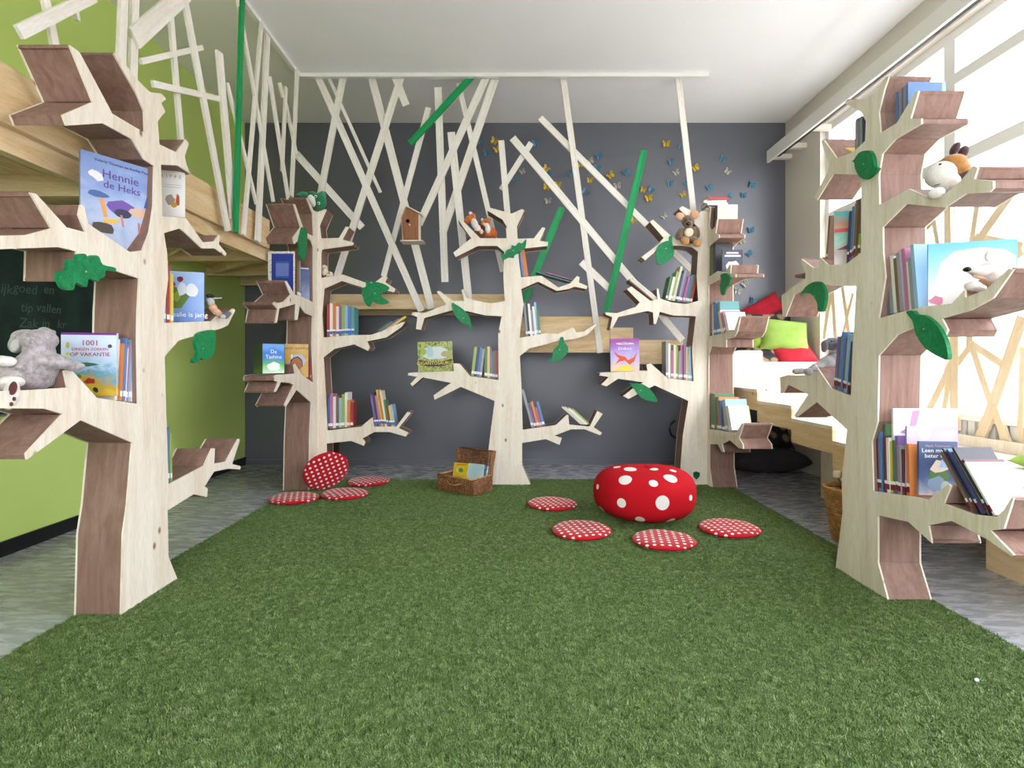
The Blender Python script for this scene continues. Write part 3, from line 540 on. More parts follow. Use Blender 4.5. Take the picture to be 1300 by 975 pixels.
cbook((-2.0, 2.41, 1.005), (-1.797, 2.47, 1.005), .285, .022, artm('holiday_search_book', ['#e0c23c', '#d9b83a', '#c9a436', '#6aa9c8', '#b4cdea', '#c4d4f0', '#cbd8f2', '#cbd8f2'], 22, .72), 'picture book 1001 dingen zoeken op vakantie beside the grey rabbit',
      texts=[('1001', .52, .80, .12, ink('#b8283c')), ('DINGEN ZOEKEN', .52, .72, .062, ink('#c04a58')), ('OP VAKANTIE', .52, .63, .085, ink('#b8283c'))],
      pics=[([(0, .965), (1, .965), (1, 1), (0, 1)], ink('#6b2a86')), (blob(.52, .24, .1, .05, 9, .3, 3), ink('#a8382a')), (blob(.62, .1, .05, .04, 9, .3, 4), ink('#2f3a44')), (blob(.3, .3, .06, .04, 9, .3, 5), ink('#57803c')), (blob(.45, .5, .2, .03, 9, .3, 6), ink('#3c7a6a')), (blob(.88, .79, .04, .03), ink('#5a463a')), (blob(.12, .8, .03, .05), ink('#c9b45a')), (blob(.12, .66, .04, .03), ink('#e0d06a'))])
row('on the rabbit\'s branch', 'L', X1, (150, 509), (174.5, 511.5), ['white', 'orange', 'blue', 'white', 'pink', 'sky', 'white', 'orange'], [78, 73, 80, 68, 72, 79, 77, 82], lean=4, d=.16)
row('on the left tree\'s lowest right branch', 'L', X1, (214, 613), (219, 611), ['blue', 'lime'], [70, 62], lean=-1, d=.15, side='trunk')
# --- back left tree
cbook(UX(338, 376, X2-.245+.02).to_tuple()[:0] or (-2.075, 4.62, 1.722), (-1.853, 4.62, 1.722), .385, .02, artm('blue_speckled_cover', ['#d8d4cc', '#e6e2da', '#8a8478'], 60), 'big royal blue book with speckled border on the back left tree',
      pics=[([(.14, .05), (.97, .05), (.97, .95), (.14, .95)], ink('#2f3f9a')), ([(.3, .45), (.8, .45), (.8, .74), (.3, .74)], ink('#6d7cc4')), ([(.3, .755), (.8, .755), (.8, .775), (.3, .775)], ink('#2f7f8a')), ([(.3, .415), (.8, .415), (.8, .435), (.3, .435)], ink('#2f7f8a'))])
row('behind the royal blue book', 'L', X2, (378, 378), (383.5, 379), ['brown', 'grey'], [54, 48], d=.08)
cbook((-2.02, 4.88, 1.702), (-1.853, 4.98, 1.702), .33, .012, artm('dusky_city_cover', ['#c9ccd6', '#8d98b8', '#5d6c98', '#4a5a8a', '#3f4f84'], 12, .7), 'dusky blue book with dark figure on the back left tree',
      pics=[(blob(.45, .36, .2, .16, 11, .35, 3), ink('#23252c')), ([(.4, .1), (.52, .1), (.5, .35), (.42, .35)], ink('#23252c')), ([(.5, .95), (.95, .95), (.95, .98), (.5, .98)], ink('#d8dae2'))])
ob = empty('open_picture_book', 'green and blue open picture book standing on the back left tree', 'book', (-1.98, 4.3, 1.07))
def page_board(a, b, z0, h, mat, root, name):
    a, b = Vector(a), Vector(b); d = (b-a).normalized(); n = EZ.cross(d)*.004
    obj(name, MB().prism([a+EZ*z0, b+EZ*z0, b+EZ*(z0+h), a+EZ*(z0+h)], n), mat, root)
page_board((-2.10, 4.42, 0), (-1.975, 4.30, 0), 1.075, .235, artm('dark_green_back_cover', ['#5d8a34', '#2f4f3a', '#1f3a3c', '#24423f'], 8, .8), ob, 'back_cover')
page_board((-1.972, 4.30, 0), (-1.852, 4.42, 0), 1.075, .235, artm('blue_meadow_cover', ['#dff0e4', '#a9dca8', '#5cb55e', '#3f86cf', '#3b7fd6', '#6aa6ea'], 6, .85), ob, 'front_cover')
dv = Vector((.12, .12, 0)).normalized(); nv = Vector((dv.y, -dv.x, 0))
Mt = basis(dv, EZ, nv, Vector((-1.912, 4.36, 1.235))+nv*.0012)
lettering(ob, 'De\nTashina', .042, ink('#f2f2f4'), wm(ob).inverted() @ Mt, name='title_lettering')
obj('cover_picture', MB().prism([Vector((-1.912, 4.36, 1.13))+nv*.0008+dv*u+EZ*v for u, v in blob(0, 0, .05, .035, 12, .15)], nv*.0004), ink('#eef4f2'), ob)
cbook((-2.04, 4.88, 1.03), (-1.853, 4.945, 1.03), .30, .014, artm('golden_yellow_cover', ['#c79a3c', '#d2a645', '#dcb255'], 10), 'golden yellow picture book with brown face on the back left tree',
      texts=[('BOZE CLAPPROS', .52, .84, .085, ink('#4a3520'))], pics=[(blob(.55, .5, .33, .2, 14, .1, 2), ink('#b9bccb')), (blob(.5, .42, .27, .2, 14, .1, 3), ink('#2e2a2a')), (blob(.49, .40, .25, .19, 14, .08, 4), ink('#b06a42')), (blob(.3, .62, .05, .07), ink('#e6e2da'))])
row('beside the golden book', 'L', X2, (394, 483), (398, 485.5), ['red', 'teal', 'pink'], [46, 44, 40], lean=1, d=.09)
row('on the back left tree\'s middle branch', 'F', YF2, (414.5, 427.5), (449, 425.5), ['red', 'white', 'orange', 'white', 'purple', 'lime', 'sky', 'blue', 'teal'], [41, 42, 42, 38, 36, 38, 38, 37, 36], sticker=BLAB)
row('on the back left tree\'s upturned twig', 'F', YF2, (479, 421.5), (493, 420.5), ['green', 'purple', 'yellow'], [20, 26, 31], lean=55, sticker=None)
row('on the back left tree\'s lowest branch', 'F', YF2, (415.5, 544.5), (448, 542), ['blue', 'pink', 'white', 'brown', 'sky', 'lime', 'white', 'orange', 'red'], [42, 44, 40, 41, 38, 42, 44, 34, 31])
row('leaning out on the lowest left branch', 'F', YF2, (476, 542), (502, 542), ['purple', 'navy', 'pink', 'yellow', 'orange', 'cream', 'green', 'red', 'yellow', 'sky'], [40, 44, 40, 47, 46, 46, 34, 27, 27, 28], lean=-9, sticker=BLAB)
# --- middle tree
cbook(UY(531, 472.3, 5.16), UY(575, 471.2, 5.16), .285, .012, artm('jungle_cover', ['#4a5a24', '#8a9a3c', '#b8bd6a', '#5d6e2c', '#a9b35a'], 26), 'green square picture book GIGANTOSAURUS on the middle tree',
      texts=[('GIGANTOSAURUS', .5, .235, .15, ink('#e6d76a'))], pics=[([(.02, .24), (.3, .17), (.7, .17), (.98, .26), (.98, .42), (.7, .34), (.3, .34), (.02, .4)], ink('#4a3c1e')), (blob(.5, .62, .4, .22, 16, .12, 3), ink('#c9d4d2')), (blob(.35, .66, .11, .19, 12, .15, 4), ink('#a9c3cc')), (blob(.16, .66, .09, .11, 12, .1, 5), ink('#9cb04a')), (blob(.8, .58, .13, .1, 12, .15, 6), ink('#b0a06a'))])
row('on the middle tree\'s left middle branch', 'F', Y3, (598, 477.5), (632, 482), ['lime', 'navy', 'blue', 'grey', None, 'green', 'yellow', 'purple', 'green', 'red'], [37, 37, 38, 36, 0, 37, 40, 38, 35, 36], lean=[7, 7, 7, 7, 0, 1, 0, 0, 0, 0])
row('under the middle tree\'s oak leaf', 'F', Y3, (663, 351), (671, 350.5), ['blue', 'orange', 'orange'], [33, 34, 34], lean=-8, sticker=None, side='trunk')
row('lying on the middle tree\'s right branch', 'F', Y3, (726, 358.5), (729, 353.5), ['teal', 'pink'], [47, 36], lean=-74, sticker=None, side='bottom')
row('on the middle tree\'s twisted right branch', 'F', Y3, (668, 427.5), (687, 425), ['grey', 'black', 'white', 'grey', 'white', 'sky', 'green'], [43, 42, 41, 33, 37, 42, 33], lean=-5)
row('leaning on the middle tree\'s lowest branch', 'F', Y3, (675, 544), (692.5, 541), ['grey', 'purple', 'orange', 'pink', 'blue'], [50, 31, 33, 25, 32], lean=-15, d=.14)
row('slanting on the middle tree\'s lowest twig', 'F', Y3, (738, 540), (751, 540), ['white', 'cream', 'white', 'lime'], [33, 33, 31, 29], lean=-48, sticker=None, d=.14)
# --- back right tree
cbook(UY(775.5, 471.8, 5.15), UY(812, 471.0, 5.16), .31, .018, artm('dragon_book_purple', ['#e8d24a', '#e2c9b8', '#c3b6dc', '#b3a0dc', '#a06fc0', '#a0479a'], 8, .75), 'purple picture book Draken with orange dragon on back right tree',
      texts=[('Drakars', .5, .66, .125, ink('#f4f0ea')), ('Usborne', .5, .84, .075, ink('#3c2e4a'))], pics=[([(.1, .62), (.28, .5), (.52, .44), (.6, .34), (.8, .42), (.95, .6), (.82, .3), (.66, .2), (.5, .33), (.3, .3), (.15, .2), (.3, .4), (.2, .48)], ink('#dd5a2c')), (blob(.55, .1, .25, .08, 12, .15, 3), ink('#ecd648')), (blob(.5, .85, .36, .035, 12, .3, 4), ink('#d8d2da'))])
row('on the back right tree\'s lowest left branch', 'F', YF4, (846, 479.8), (880.3, 484), ['grey', 'white', 'pink', 'cream', 'lime', 'grey', 'pink', 'purple', 'yellow', 'sky', 'sky'], [46, 44, 36, 43, 42, 36, 44, 44, 42, 42, 44])
row('slanting on the back right tree', 'F', YF4, (829, 382), (838, 380.5), ['brown', 'cream', 'white', 'white'], [40, 41, 43, 43], lean=-50, sticker=None, d=.14)
row('on the back right tree\'s middle left branch', 'F', YF4, (845, 381), (879, 386), ['green', 'white', 'lime', 'cream', 'navy', 'grey', 'purple', 'pink', 'blue', 'green', 'red'], [31, 30, 38, 45, 36, 41, 32, 34, 36, 37, 38], lean=13)
pile = [('grey', .20, .15), ('black', .21, .16), ('white', .19, .15), ('white', .20, .14), ('red', .21, .15)]
for i, (c, l, w) in enumerate(pile):
    M = basis(Vector((0, 0, 1)), Vector((.25*(1 if i % 2 else -1)*.3, 1, 0)).normalized(), Vector((0, 0, 1)).cross(Vector((.075*(1 if i % 2 else -1), 1, 0)).normalized()), (2.03+.012*((i*2) % 3), 5.14, 2.596+i*.0265))
    book(M, .025, .20+.012*(i % 2), w, c, '%s book lying %s from the bottom of the back right tree\'s pile' % (c, ORD[i]), 'pile on the back right tree', None)
row('in the back right tree\'s top box', 'R', X4, (904.5, 291.5), (908.5, 288), ['black', 'white', 'black', 'cream'], [26, 26, 27, 28], lean=2, d=.19, sticker=None, side='trunk')
row('on the back right tree\'s second box', 'R', X4, (902, 350), (908, 346), ['green', 'black'], [36, 37], d=.16, sticker=None, side='trunk')
cbook((1.868, 4.83, 1.905), (2.05, 4.83, 1.905), .26, .014, artm('black_comic_cover', ['#232634', '#2c3040', '#3a4052', '#2a2f40'], 20), 'black comic book with white drawing on the back right tree', pics=[([(.2, .86), (.8, .86), (.8, .92), (.2, .92)], ink('#c4b8c0')), ([(.12, .76), (.9, .76), (.9, .82), (.12, .82)], ink('#d8dae0')), (blob(.5, .38, .3, .22, 12, .3, 5), ink('#d4ccd2')), (blob(.5, .3, .12, .14, 10, .3, 6), ink('#a85a6a'))])
row('on the back right tree\'s cushion side box', 'R', X4, (899.5, 427), (924, 422), ['navy', 'white', 'blue', 'blue', 'teal', 'cream', 'pink', 'white'], [43, 40, 42, 40, 41, 30, 28, 26], lean=[-3, -3, -3, -4, -8, -22, -24, -26], d=.18, side='trunk')
row('on the back right tree\'s lowest box', 'R', X4, (900.5, 545.5), (930, 549.5), ['teal', 'green', 'orange', 'blue', 'maroon', 'sky', 'yellow', 'white'], [46, 46, 42, 38, 30, 40, 32, 32], lean=[0, -1, -3, -6, -4, -14, -20, -24], d=.19, side='trunk')
# --- right front tree
row('on the right tree\'s topmost shelf', 'R', X5, (1133.5, 158.5), (1153, 147), ['blue', 'grey', 'purple', 'grey', 'sky', 'blue'], [40, 40, 42, 42, 44, 42], d=.17, sticker=None)
row('left of the right tree\'s top', 'R', X5, (1083, 192), (1096.5, 181), ['maroon', 'grey', 'brown', 'grey', 'navy'], [38, 38, 38, 36, 32], d=.17, sticker=None)
row('lying left of the right tree\'s apple leaf', 'R', X5, (1078.5, 195.5), (1080.5, 193), ['yellow'], [22], lean=-55, d=.17, sticker=None)
cbook((1.838, 3.10, 1.705), (2.0, 3.02, 1.705), .31, .012, artm('teal_red_cover', ['#e6e0da', '#ded2cf', '#c8b0b0', '#a8d4bc', '#8cc4b0', '#c98a6a', '#5aa9a8'], 9, .8), 'teal and pink picture book on the right tree\'s left branch', texts=[], pics=[([(0, .62), (1, .62), (1, .69), (0, .69)], ink('#d65a62')), ([(.05, .3), (.35, .38), (.45, .5), (.62, .5), (.9, .46), (.75, .3)], ink('#8a5560'))])
row('beside the teal and pink book', 'R', X5, (1073, 335), (1090, 322), ['navy', 'blue', 'grey', 'brown', 'brown', 'lime'], [64, 68, 70, 72, 72, 26], lean=5, d=.17, sticker=RLAB)
row('leaning behind the right tree\'s knob', 'R', X5, (1044.5, 337), (1047, 337), ['brown'], [60], lean=8, d=.17, sticker=RLAB)
row('beside the big polar bear book', 'R', X5, (1124, 400), (1165, 391), ['blue', 'grey', 'white', 'brown', 'grey', 'pink', 'white', 'grey', 'sky'], [72, 74, 72, 70, 76, 80, 62, 66, 82], lean=-6, d=.17, sticker=None)
cbook((1.838, 2.40, 1.395), (2.14, 2.30, 1.395), .285, .012, artm('polar_bear_cover', ['#e8e6ea', '#e2e6ec', '#c2dcea', '#8cc3da', '#6cb4d2'], 5, .8), 'large pale blue picture book with white polar bear on right tree', pics=[([(.05, .02), (.98, .02), (.98, .75), (.85, .86), (.6, .9), (.3, .86), (.15, .7), (.08, .4)], ink('#eeecee')), (blob(.1, .12, .08, .07, 10, .25, 3), ink('#d88aa8'))])
row('leaning beside the grey dog toy', 'R', X5, (1056, 494), (1080, 503), ['purple', 'green', 'blue', 'brown', 'sky', 'navy', 'teal'], [66, 68, 74, 68, 74, 66, 66], lean=7, d=.17, sticker=RLAB)
row('on the right tree\'s lowest branch', 'R', X5, (1109.5, 624), (1155, 630.5), ['navy', 'maroon', 'blue', 'green', 'maroon', 'white', 'yellow', 'green', 'purple', 'grey', 'maroon', 'brown', 'orange'], [80, 78, 76, 86, 72, 70, 66, 68, 74, 62, 58, 60, 66], lean=-2, d=.17, sticker=RLAB)
cbook((1.838, 2.455, .558), (2.0, 2.44, .558), .242, .012, artm('night_gnome_cover', ['#d8c6cc', '#8c9ab0', '#4a5f86', '#3f4f74', '#4a5a7c', '#5a6a84'], 9, .7), 'dark blue picture book with gnome on the right tree\'s lowest branch', texts=[('Leen mag', .38, .80, .11, ink('#f0f0f2')), ('beter winop', .55, .70, .11, ink('#f0f0f2')), ('Mario Tommasino', .5, .9, .06, ink('#c4a0a4'))], pics=[(blob(.52, .36, .26, .2, 12, .15, 2), ink('#5a7a4c')), ([(.28, .48), (.45, .66), (.62, .64), (.8, .5), (.6, .44), (.42, .42)], ink('#e0cfc6')), ([(.52, .52), (.6, .68), (.76, .52)], ink('#9cc0e4')), (blob(.45, .2, .2, .14, 10, .3, 5), ink('#7f95b0')), (blob(.7, .14, .16, .12, 10, .3, 6), ink('#a6b4ae'))])
cbook((1.838, 2.53, .575), (2.06, 2.51, .575), .285, .012, artm('lilac_cover', ['#b9a6e0', '#c4b4ea', '#d2c8f0'], 7), 'lilac picture book behind the gnome book on the right tree', pics=[(blob(.35, .88, .13, .1), ink('#e6dcec')), (blob(.35, .88, .07, .05), ink('#d8c4c8'))])
cbook((1.838, 2.62, .575), (2.13, 2.60, .575), .36, .012, artm('white_swirl_cover', ['#eeebf0', '#e6e6ec', '#dfe6ea'], 5), 'tall white picture book with mauve swirl on the right tree', pics=[([(.1, .68), (.25, .76), (.3, .97), (.42, .98), (.36, .78), (.22, .66)], ink('#b98aa8'))])
row('slanting on the right tree\'s lowest branch', 'R', X5, (1232, 652), (1264, 656), ['brown', 'navy', 'black', 'blue', 'navy', 'cream', 'black', 'maroon', 'white'], [86, 92, 90, 92, 88, 92, 96, 78, 74], lean=-38, d=.17, sticker=RLAB)  # last cover's white stands for window light bleaching it

# ------------------------------------------------------------------ soft toys
def fur(name, a, b_, sc=60):
    m, nt, b = newmat(name); tc = N(nt, 'ShaderNodeTexCoord'); n = N(nt, 'ShaderNodeTexNoise', Scale=float(sc), Detail=5.0, Roughness=.65, Distortion=.6); L(nt, tc, 'Object', n, 'Vector')
    r = ramp(nt, [(.35, lin(a)), (.65, lin(b_))]); L(nt, n, 'Fac', r, 'Fac'); L(nt, r, 'Color', b, 'Base Color'); b.inputs['Roughness'].default_value = .95; b.inputs['Specular IOR Level'].default_value = .1
    b.inputs['Sheen Weight'].default_value = .35; n2 = N(nt, 'ShaderNodeTexNoise', Scale=260.0, Detail=3.0); L(nt, tc, 'Object', n2, 'Vector')
    bp = N(nt, 'ShaderNodeBump', Strength=.6, Distance=.004); L(nt, n2, 'Fac', bp, 'Height'); L(nt, bp, 'Normal', b, 'Normal')
    return m
GREYF = fur('grey_plush', '#857c80', '#b5acae', 45); LGREY = fur('light_grey_plush', '#a8a6a8', '#bdbbbd'); DGREY = fur('dark_grey_plush', '#57555c', '#6d6b72'); WHF = fur('white_plush', '#dcd6d0', '#e8e3dd')
ORF = fur('orange_plush', '#b85a24', '#cf7434'); RUST = fur('rust_brown_plush', '#5e2a1c', '#8a4326'); BRF = fur('brown_plush', '#6e5748', '#836a58'); CRF = fur('cream_plush', '#d8c8ae', '#e4d6be')
GRF = fur('green_plush', '#1f6b45', '#2c8055'); TEALF = fur('teal_plush', '#2f8a6c', '#3f9c7c'); PNK = fur('peach_plush', '#c99a78', '#d8ab88'); DBR = fur('dark_brown_plush', '#3d2a2e', '#54393c'); LBR = fur('tan_plush', '#a5743f', '#bd8a52')
BLK = plain('black_glossy_eye', '#141214', .2, .6); PAD = plain('brown_felt_pad', '#5e3436', .9)
def Eb(mb, px, py, Y, rx, ry, rd, roll=0):
    mb.ell(UY(px, py, Y), (rx*Y/F, rd, ry*Y/F), Matrix.Rotation(R(roll), 3, 'Y') if roll else None)
def plush(label, cat, base, parts, name):
    o = empty(name, label, cat, base)
    for pn, mat, blobs, *vx in parts:
        mb = MB()
        for b in blobs: Eb(mb, *b)
        q = obj(pn, mb, mat, o, smooth=True)
        if len(blobs) > 1:
            r = q.modifiers.new('fuse', 'REMESH'); r.mode = 'VOXEL'; r.voxel_size = vx[0] if vx else .006; r.use_smooth_shade = True
            s = q.modifiers.new('soft', 'SMOOTH'); s.iterations = 4; s.factor = .5
    return o
Yr = 2.12
plush('grey plush rabbit slumped on the left tree branch with a white paw sole', 'soft toy', (-1.87, 2.12, 1.04), [
    ('body', GREYF, [(47,466,Yr,22,22,.085),(50,446,Yr,15,10,.06),(50,432,Yr,19,14,.065),(34,428,Yr,16,10,.05),(22,437,Yr-.02,9,12,.03,20),(40,484,Yr,22,12,.085),(64,459,Yr,18,11,.06),(80,462,Yr+.02,15,7,.035),(94,465,Yr+.03,13,6.5,.03),(20,478,Yr-.05,20,10,.05),(6,470,Yr-.06,16,9,.04)]),
    ('ear', LGREY, [(19,439,Yr-.045,5.5,8.5,.012,20)]), ('ear', GREYF, [(62,424,Yr+.03,9,5,.02,-20),(56,420,Yr+.03,8,5,.02)]),
    ('paw', WHF, [(9,459,Yr-.10,10,7,.03),(2,457,Yr-.1,8,6,.03)]), ('leg', WHF, [(14,485,Yr-.12,15,8,.04),(6,488,Yr-.12,12,8,.04)]),
    ('foot', WHF, [(14,501,Yr-.18,10.5,19.5,.018,12),(12,508,Yr-.18,9.5,13,.018,12)]),
    ('sole_pad', PAD, [(16.5,493,Yr-.199,5.5,9,.003,14)])]+[('toe_pad', PAD, [(x, y, Yr-.199, 2.4, 2.7, .003)]) for x, y in ((7, 506), (18, 506.5), (7, 513), (14.5, 513))], 'plush_rabbit')
Yf = 5.20
plush('orange and white fox toy leaning on the middle tree, left of its pair', 'soft toy', UY(606, 302, Yf), [
    ('body', RUST, [(609,291,Yf+.02,7,9,.06),(606,297,Yf,9,4.5,.06),(611,298,Yf,8,4,.06)], .005), ('head', ORF, [(596,279,Yf-.01,6,5,.05),(600,276,Yf,4.5,4,.045),(592,281,Yf-.03,3,2.6,.03)], .005),
    ('chest', WHF, [(602.5,284,Yf-.03,4.5,7.5,.035,-20),(606,290,Yf-.035,4.5,5,.03)], .005), ('ear', WHF, [(597.5,271,Yf,2.6,2.2,.015,30)]), ('ear', ORF, [(601,273,Yf,3,2.4,.015,30)]), ('paw', CRF, [(611,294,Yf-.06,2.6,3.2,.02)]), ('eye', BLK, [(599,277,Yf-.045,.8,.8,.005)])], 'plush_fox')
plush('smaller rust fox toy sitting on the middle tree, right of its pair', 'soft toy', UY(621, 302, Yf), [
    ('body', ORF, [(624,295,Yf,5.5,7,.05),(620,299,Yf,7,3.2,.05),(628,297,Yf+.01,3.5,6,.04)], .005), ('head', ORF, [(617,282,Yf-.01,5,4.2,.04),(614,284,Yf-.03,3.4,2.4,.03)], .005),
    ('chest', WHF, [(619.5,291,Yf-.04,3.6,5.5,.03),(618,286,Yf-.035,3,3,.03)], .005), ('ear', WHF, [(612.3,279,Yf,1.9,2.3,.012)]), ('ear', PNK, [(621.5,277.5,Yf,2,2.6,.012)]), ('muzzle', CRF, [(615,285,Yf-.05,3.2,1.7,.02)]), ('nose', BLK, [(613,285.4,Yf-.072,.8,.7,.005)]), ('eye', BLK, [(617,281.5,Yf-.05,.6,.6,.005)])], 'plush_fox')
Ym = 5.085
plush('brown mouse toy with big ears sitting on the back right tree', 'soft toy', UY(875, 307, Ym), [
    ('body', BRF, [(875,297,Ym,10,10,.06),(862.5,297,Ym,4.5,8,.035,25),(884,295,Ym,4.5,8,.035,-15),(873.5,281,Ym-.01,8,8,.055),(874,285,Ym-.05,5,4.5,.04),(869,304,Ym-.04,6,4,.05),(880,305,Ym-.04,7,4.5,.05)], .006),
    ('ear', PNK, [(863.7,275,Ym,6,5.2,.015,30)]), ('ear', PNK, [(882,272.5,Ym,6,5.6,.015,-20)]), ('belly', CRF, [(874.7,295,Ym-.045,6.2,5.8,.022)]), ('nose', BLK, [(874.3,284,Ym-.088,2.9,2.6,.014)]),
    ('foot', LBR, [(869.5,306,Ym-.09,5.8,4.8,.025)]), ('foot', LBR, [(885,309,Ym-.09,5.5,4.6,.025)]), ('eye', BLK, [(876.4,279,Ym-.06,.9,.9,.006)]), ('eye', BLK, [(871,279.5,Ym-.06,.9,.9,.006)])], 'plush_mouse')
Yg = 5.12
plush('green dragon toy with cream muzzle on top of the back left tree', 'soft toy', UY(404, 266, Yg), [
    ('head', GRF, [(406,256,Yg,8.5,10,.06),(401,251,Yg,7,6,.05),(408,250,Yg+.02,6,6,.05),(396,247,Yg,6,4,.04),(405,263,Yg,6,4,.05)], .006), ('muzzle', WHF, [(396.6,255,Yg-.03,5.2,8.2,.045,-28)]),
    ('arm', TEALF, [(385,246.5,Yg-.05,5.5,3,.03),(380,248,Yg-.05,4,2.2,.03)], .005), ('crest', TEALF, [(410,247,Yg,3.5,5,.02,-30)]), ('eye', WHF, [(400.8,249.5,Yg-.05,1.7,1.9,.012)]), ('eye', WHF, [(404.6,258,Yg-.055,1.7,1.9,.012)]), ('pupil', BLK, [(400.6,249.7,Yg-.06,.9,1,.006)]), ('pupil', BLK, [(404.4,258.1,Yg-.065,.9,1,.006)])], 'plush_dragon')
Ys = 5.17
plush('small cream speckled kitten toy on the back left tree shelf', 'soft toy', UY(414, 352, Ys), [
    ('body', CRF, [(413,346,Ys,4,5.5,.035),(412,339.5,Ys-.01,3.6,3.4,.03),(419,348.5,Ys-.02,4,3.6,.03),(416,350,Ys-.02,5,2.2,.03)], .004), ('ear', BRF, [(410,336.5,Ys,1,1.5,.008)]), ('ear', BRF, [(414.3,336.5,Ys,1,1.5,.008)]), ('spot', DBR, [(413,350,Ys-.05,1.4,1,.008)]), ('spot', DBR, [(418,346.5,Ys-.05,1,1,.006)]), ('nose', BLK, [(412,340,Ys-.041,.6,.5,.004)])], 'plush_kitten')
Yp = 3.28
plush('small grey pirate doll with black hat lying on the left tree', 'soft toy', (-1.87, Yp, 1.43), [
    ('body', PNK, [(270.5,391,Yp,5,5.5,.03),(275,396,Yp,5,4,.03),(280,400,Yp,5,3.4,.03)], .005), ('head', LGREY, [(267,383,Yp,4.2,5.5,.035)]), ('hat', BLK, [(267,376,Yp,4,2.6,.035)]), ('foot', DGREY, [(286,401,Yp-.01,4.5,4,.03),(290,398,Yp,3.5,3,.025)], .005), ('foot', LGREY, [(283,402,Yp-.04,3,3,.02)]), ('stick', PAGE, [(276,378.5,Yp,6,.7,.004,-3)])], 'plush_doll')
Yd = 2.36
plush('brown donkey toy with a large pale muzzle on the right tree', 'soft toy', UY(1210, 245, Yd), [
    ('muzzle', WHF, [(1194,222,Yd-.03,16.5,16.5,.06),(1203,232,Yd-.03,13,12,.05)], .005), ('paw', WHF, [(1189,245,Yd-.05,9.5,7,.03,-15)]), ('head', LBR, [(1210,208,Yd,13,11,.06,20),(1218,216,Yd,10,11,.05),(1204,204,Yd,9,6,.05)], .006),
    ('ear', DBR, [(1212.5,189,Yd,4.6,9.5,.02,28)]), ('ear', DBR, [(1223,193,Yd,5.4,8.5,.02,22)]), ('body', DBR, [(1219,228,Yd,9,14,.06,35),(1212,236,Yd,10,9,.06),(1224,220,Yd+.01,7,8,.05)], .006), ('eye', BLK, [(1193.5,208.5,Yd-.075,1.6,1.1,.006)]), ('mouth', BLK, [(1190,234.5,Yd-.085,4.5,.5,.004,-15)])], 'plush_donkey')
Yb = 2.2
plush('cream pointed-nose mouse toy lying before the polar bear book', 'soft toy', UY(1250, 362, Yb), [
    ('head', WHF, [(1256,343,Yb,12,10.5,.05),(1244,344.5,Yb-.01,11,7,.035),(1235,343.5,Yb-.015,6.5,4.2,.022),(1262,352,Yb,11,9,.05)], .005), ('ear', WHF, [(1256,325,Yb,5.5,7.5,.014,10)]), ('nose', BLK, [(1227.5,342,Yb-.015,3.4,3.2,.018)]), ('paw', WHF, [(1235,363,Yb-.03,9,6.5,.03),(1242,366,Yb-.03,8,5,.03)], .005), ('body', PNK, [(1259,358,Yb+.02,13,9,.05),(1268,352,Yb+.02,9,8,.05)], .005), ('mouth', PNK, [(1243,352.5,Yb-.03,9,1.6,.01,12)])], 'plush_mouse')
Yh = 3.27
plush('grey floppy dog toy lying on the right tree\'s left branch', 'soft toy', UY(1045, 476, Yh), [
    ('body', LGREY, [(1060,456,Yh,12,10,.06,-25),(1050,460,Yh,11,8,.055,-25),(1040,465,Yh,9,6,.04,-20),(1062,446,Yh,9,7,.05)], .006), ('head', DGREY, [(1057,436.5,Yh-.02,10,8.5,.055),(1050,437,Yh-.02,6,6,.05)], .006), ('ear', DGREY, [(1047,440,Yh-.05,4,7.5,.02,10)]), ('muzzle', WHF, [(1066,432.5,Yh-.03,5.5,5.5,.04)]),
    ('paw', GREYF, [(1017,471,Yh-.05,9,4,.03),(1012,471.5,Yh-.05,6,4,.03)], .005), ('paw', GREYF, [(1026,472,Yh-.09,6,5,.03),(1032,468,Yh-.06,6,4,.03)], .005), ('eye', BLK, [(1056,433,Yh-.073,1.4,1.2,.006)])], 'plush_dog')

# ------------------------------------------------------------------ cushions and pouf
def dots(name, red='#b0101e', n=22.0, rad=.235):
    m, nt, b = newmat(name); tc = N(nt, 'ShaderNodeTexCoord'); mp = N(nt, 'ShaderNodeMapping'); mp.inputs['Scale'].default_value = (n, n, 0); mp.inputs['Rotation'].default_value = (0, 0, .4); L(nt, tc, 'Object', mp, 'Vector')
    fr = N(nt, 'ShaderNodeVectorMath', operation='FRACTION'); L(nt, mp, 'Vector', fr, 0); sb = N(nt, 'ShaderNodeVectorMath', operation='DISTANCE'); sb.inputs[1].default_value = (.5, .5, 0); L(nt, fr, 0, sb, 0)
    lt = ramp(nt, [(rad-.02, (1, 1, 1, 1)), (rad+.02, (0, 0, 0, 1))]); L(nt, sb, 'Value', lt, 'Fac')
    mx = N(nt, 'ShaderNodeMixRGB'); L(nt, lt, 'Color', mx, 0); mx.inputs[1].default_value = lin(red); mx.inputs[2].default_value = lin('#e8e0de'); L(nt, mx, 'Color', b, 'Base Color')
    b.inputs['Roughness'].default_value = .85; b.inputs['Sheen Weight'].default_value = .2; b.inputs['Specular IOR Level'].default_value = .15
    return m
DOT = dots('red_polka_dot_fabric'); REDP = plain('red_piping', '#a00f1b', .8, .1)
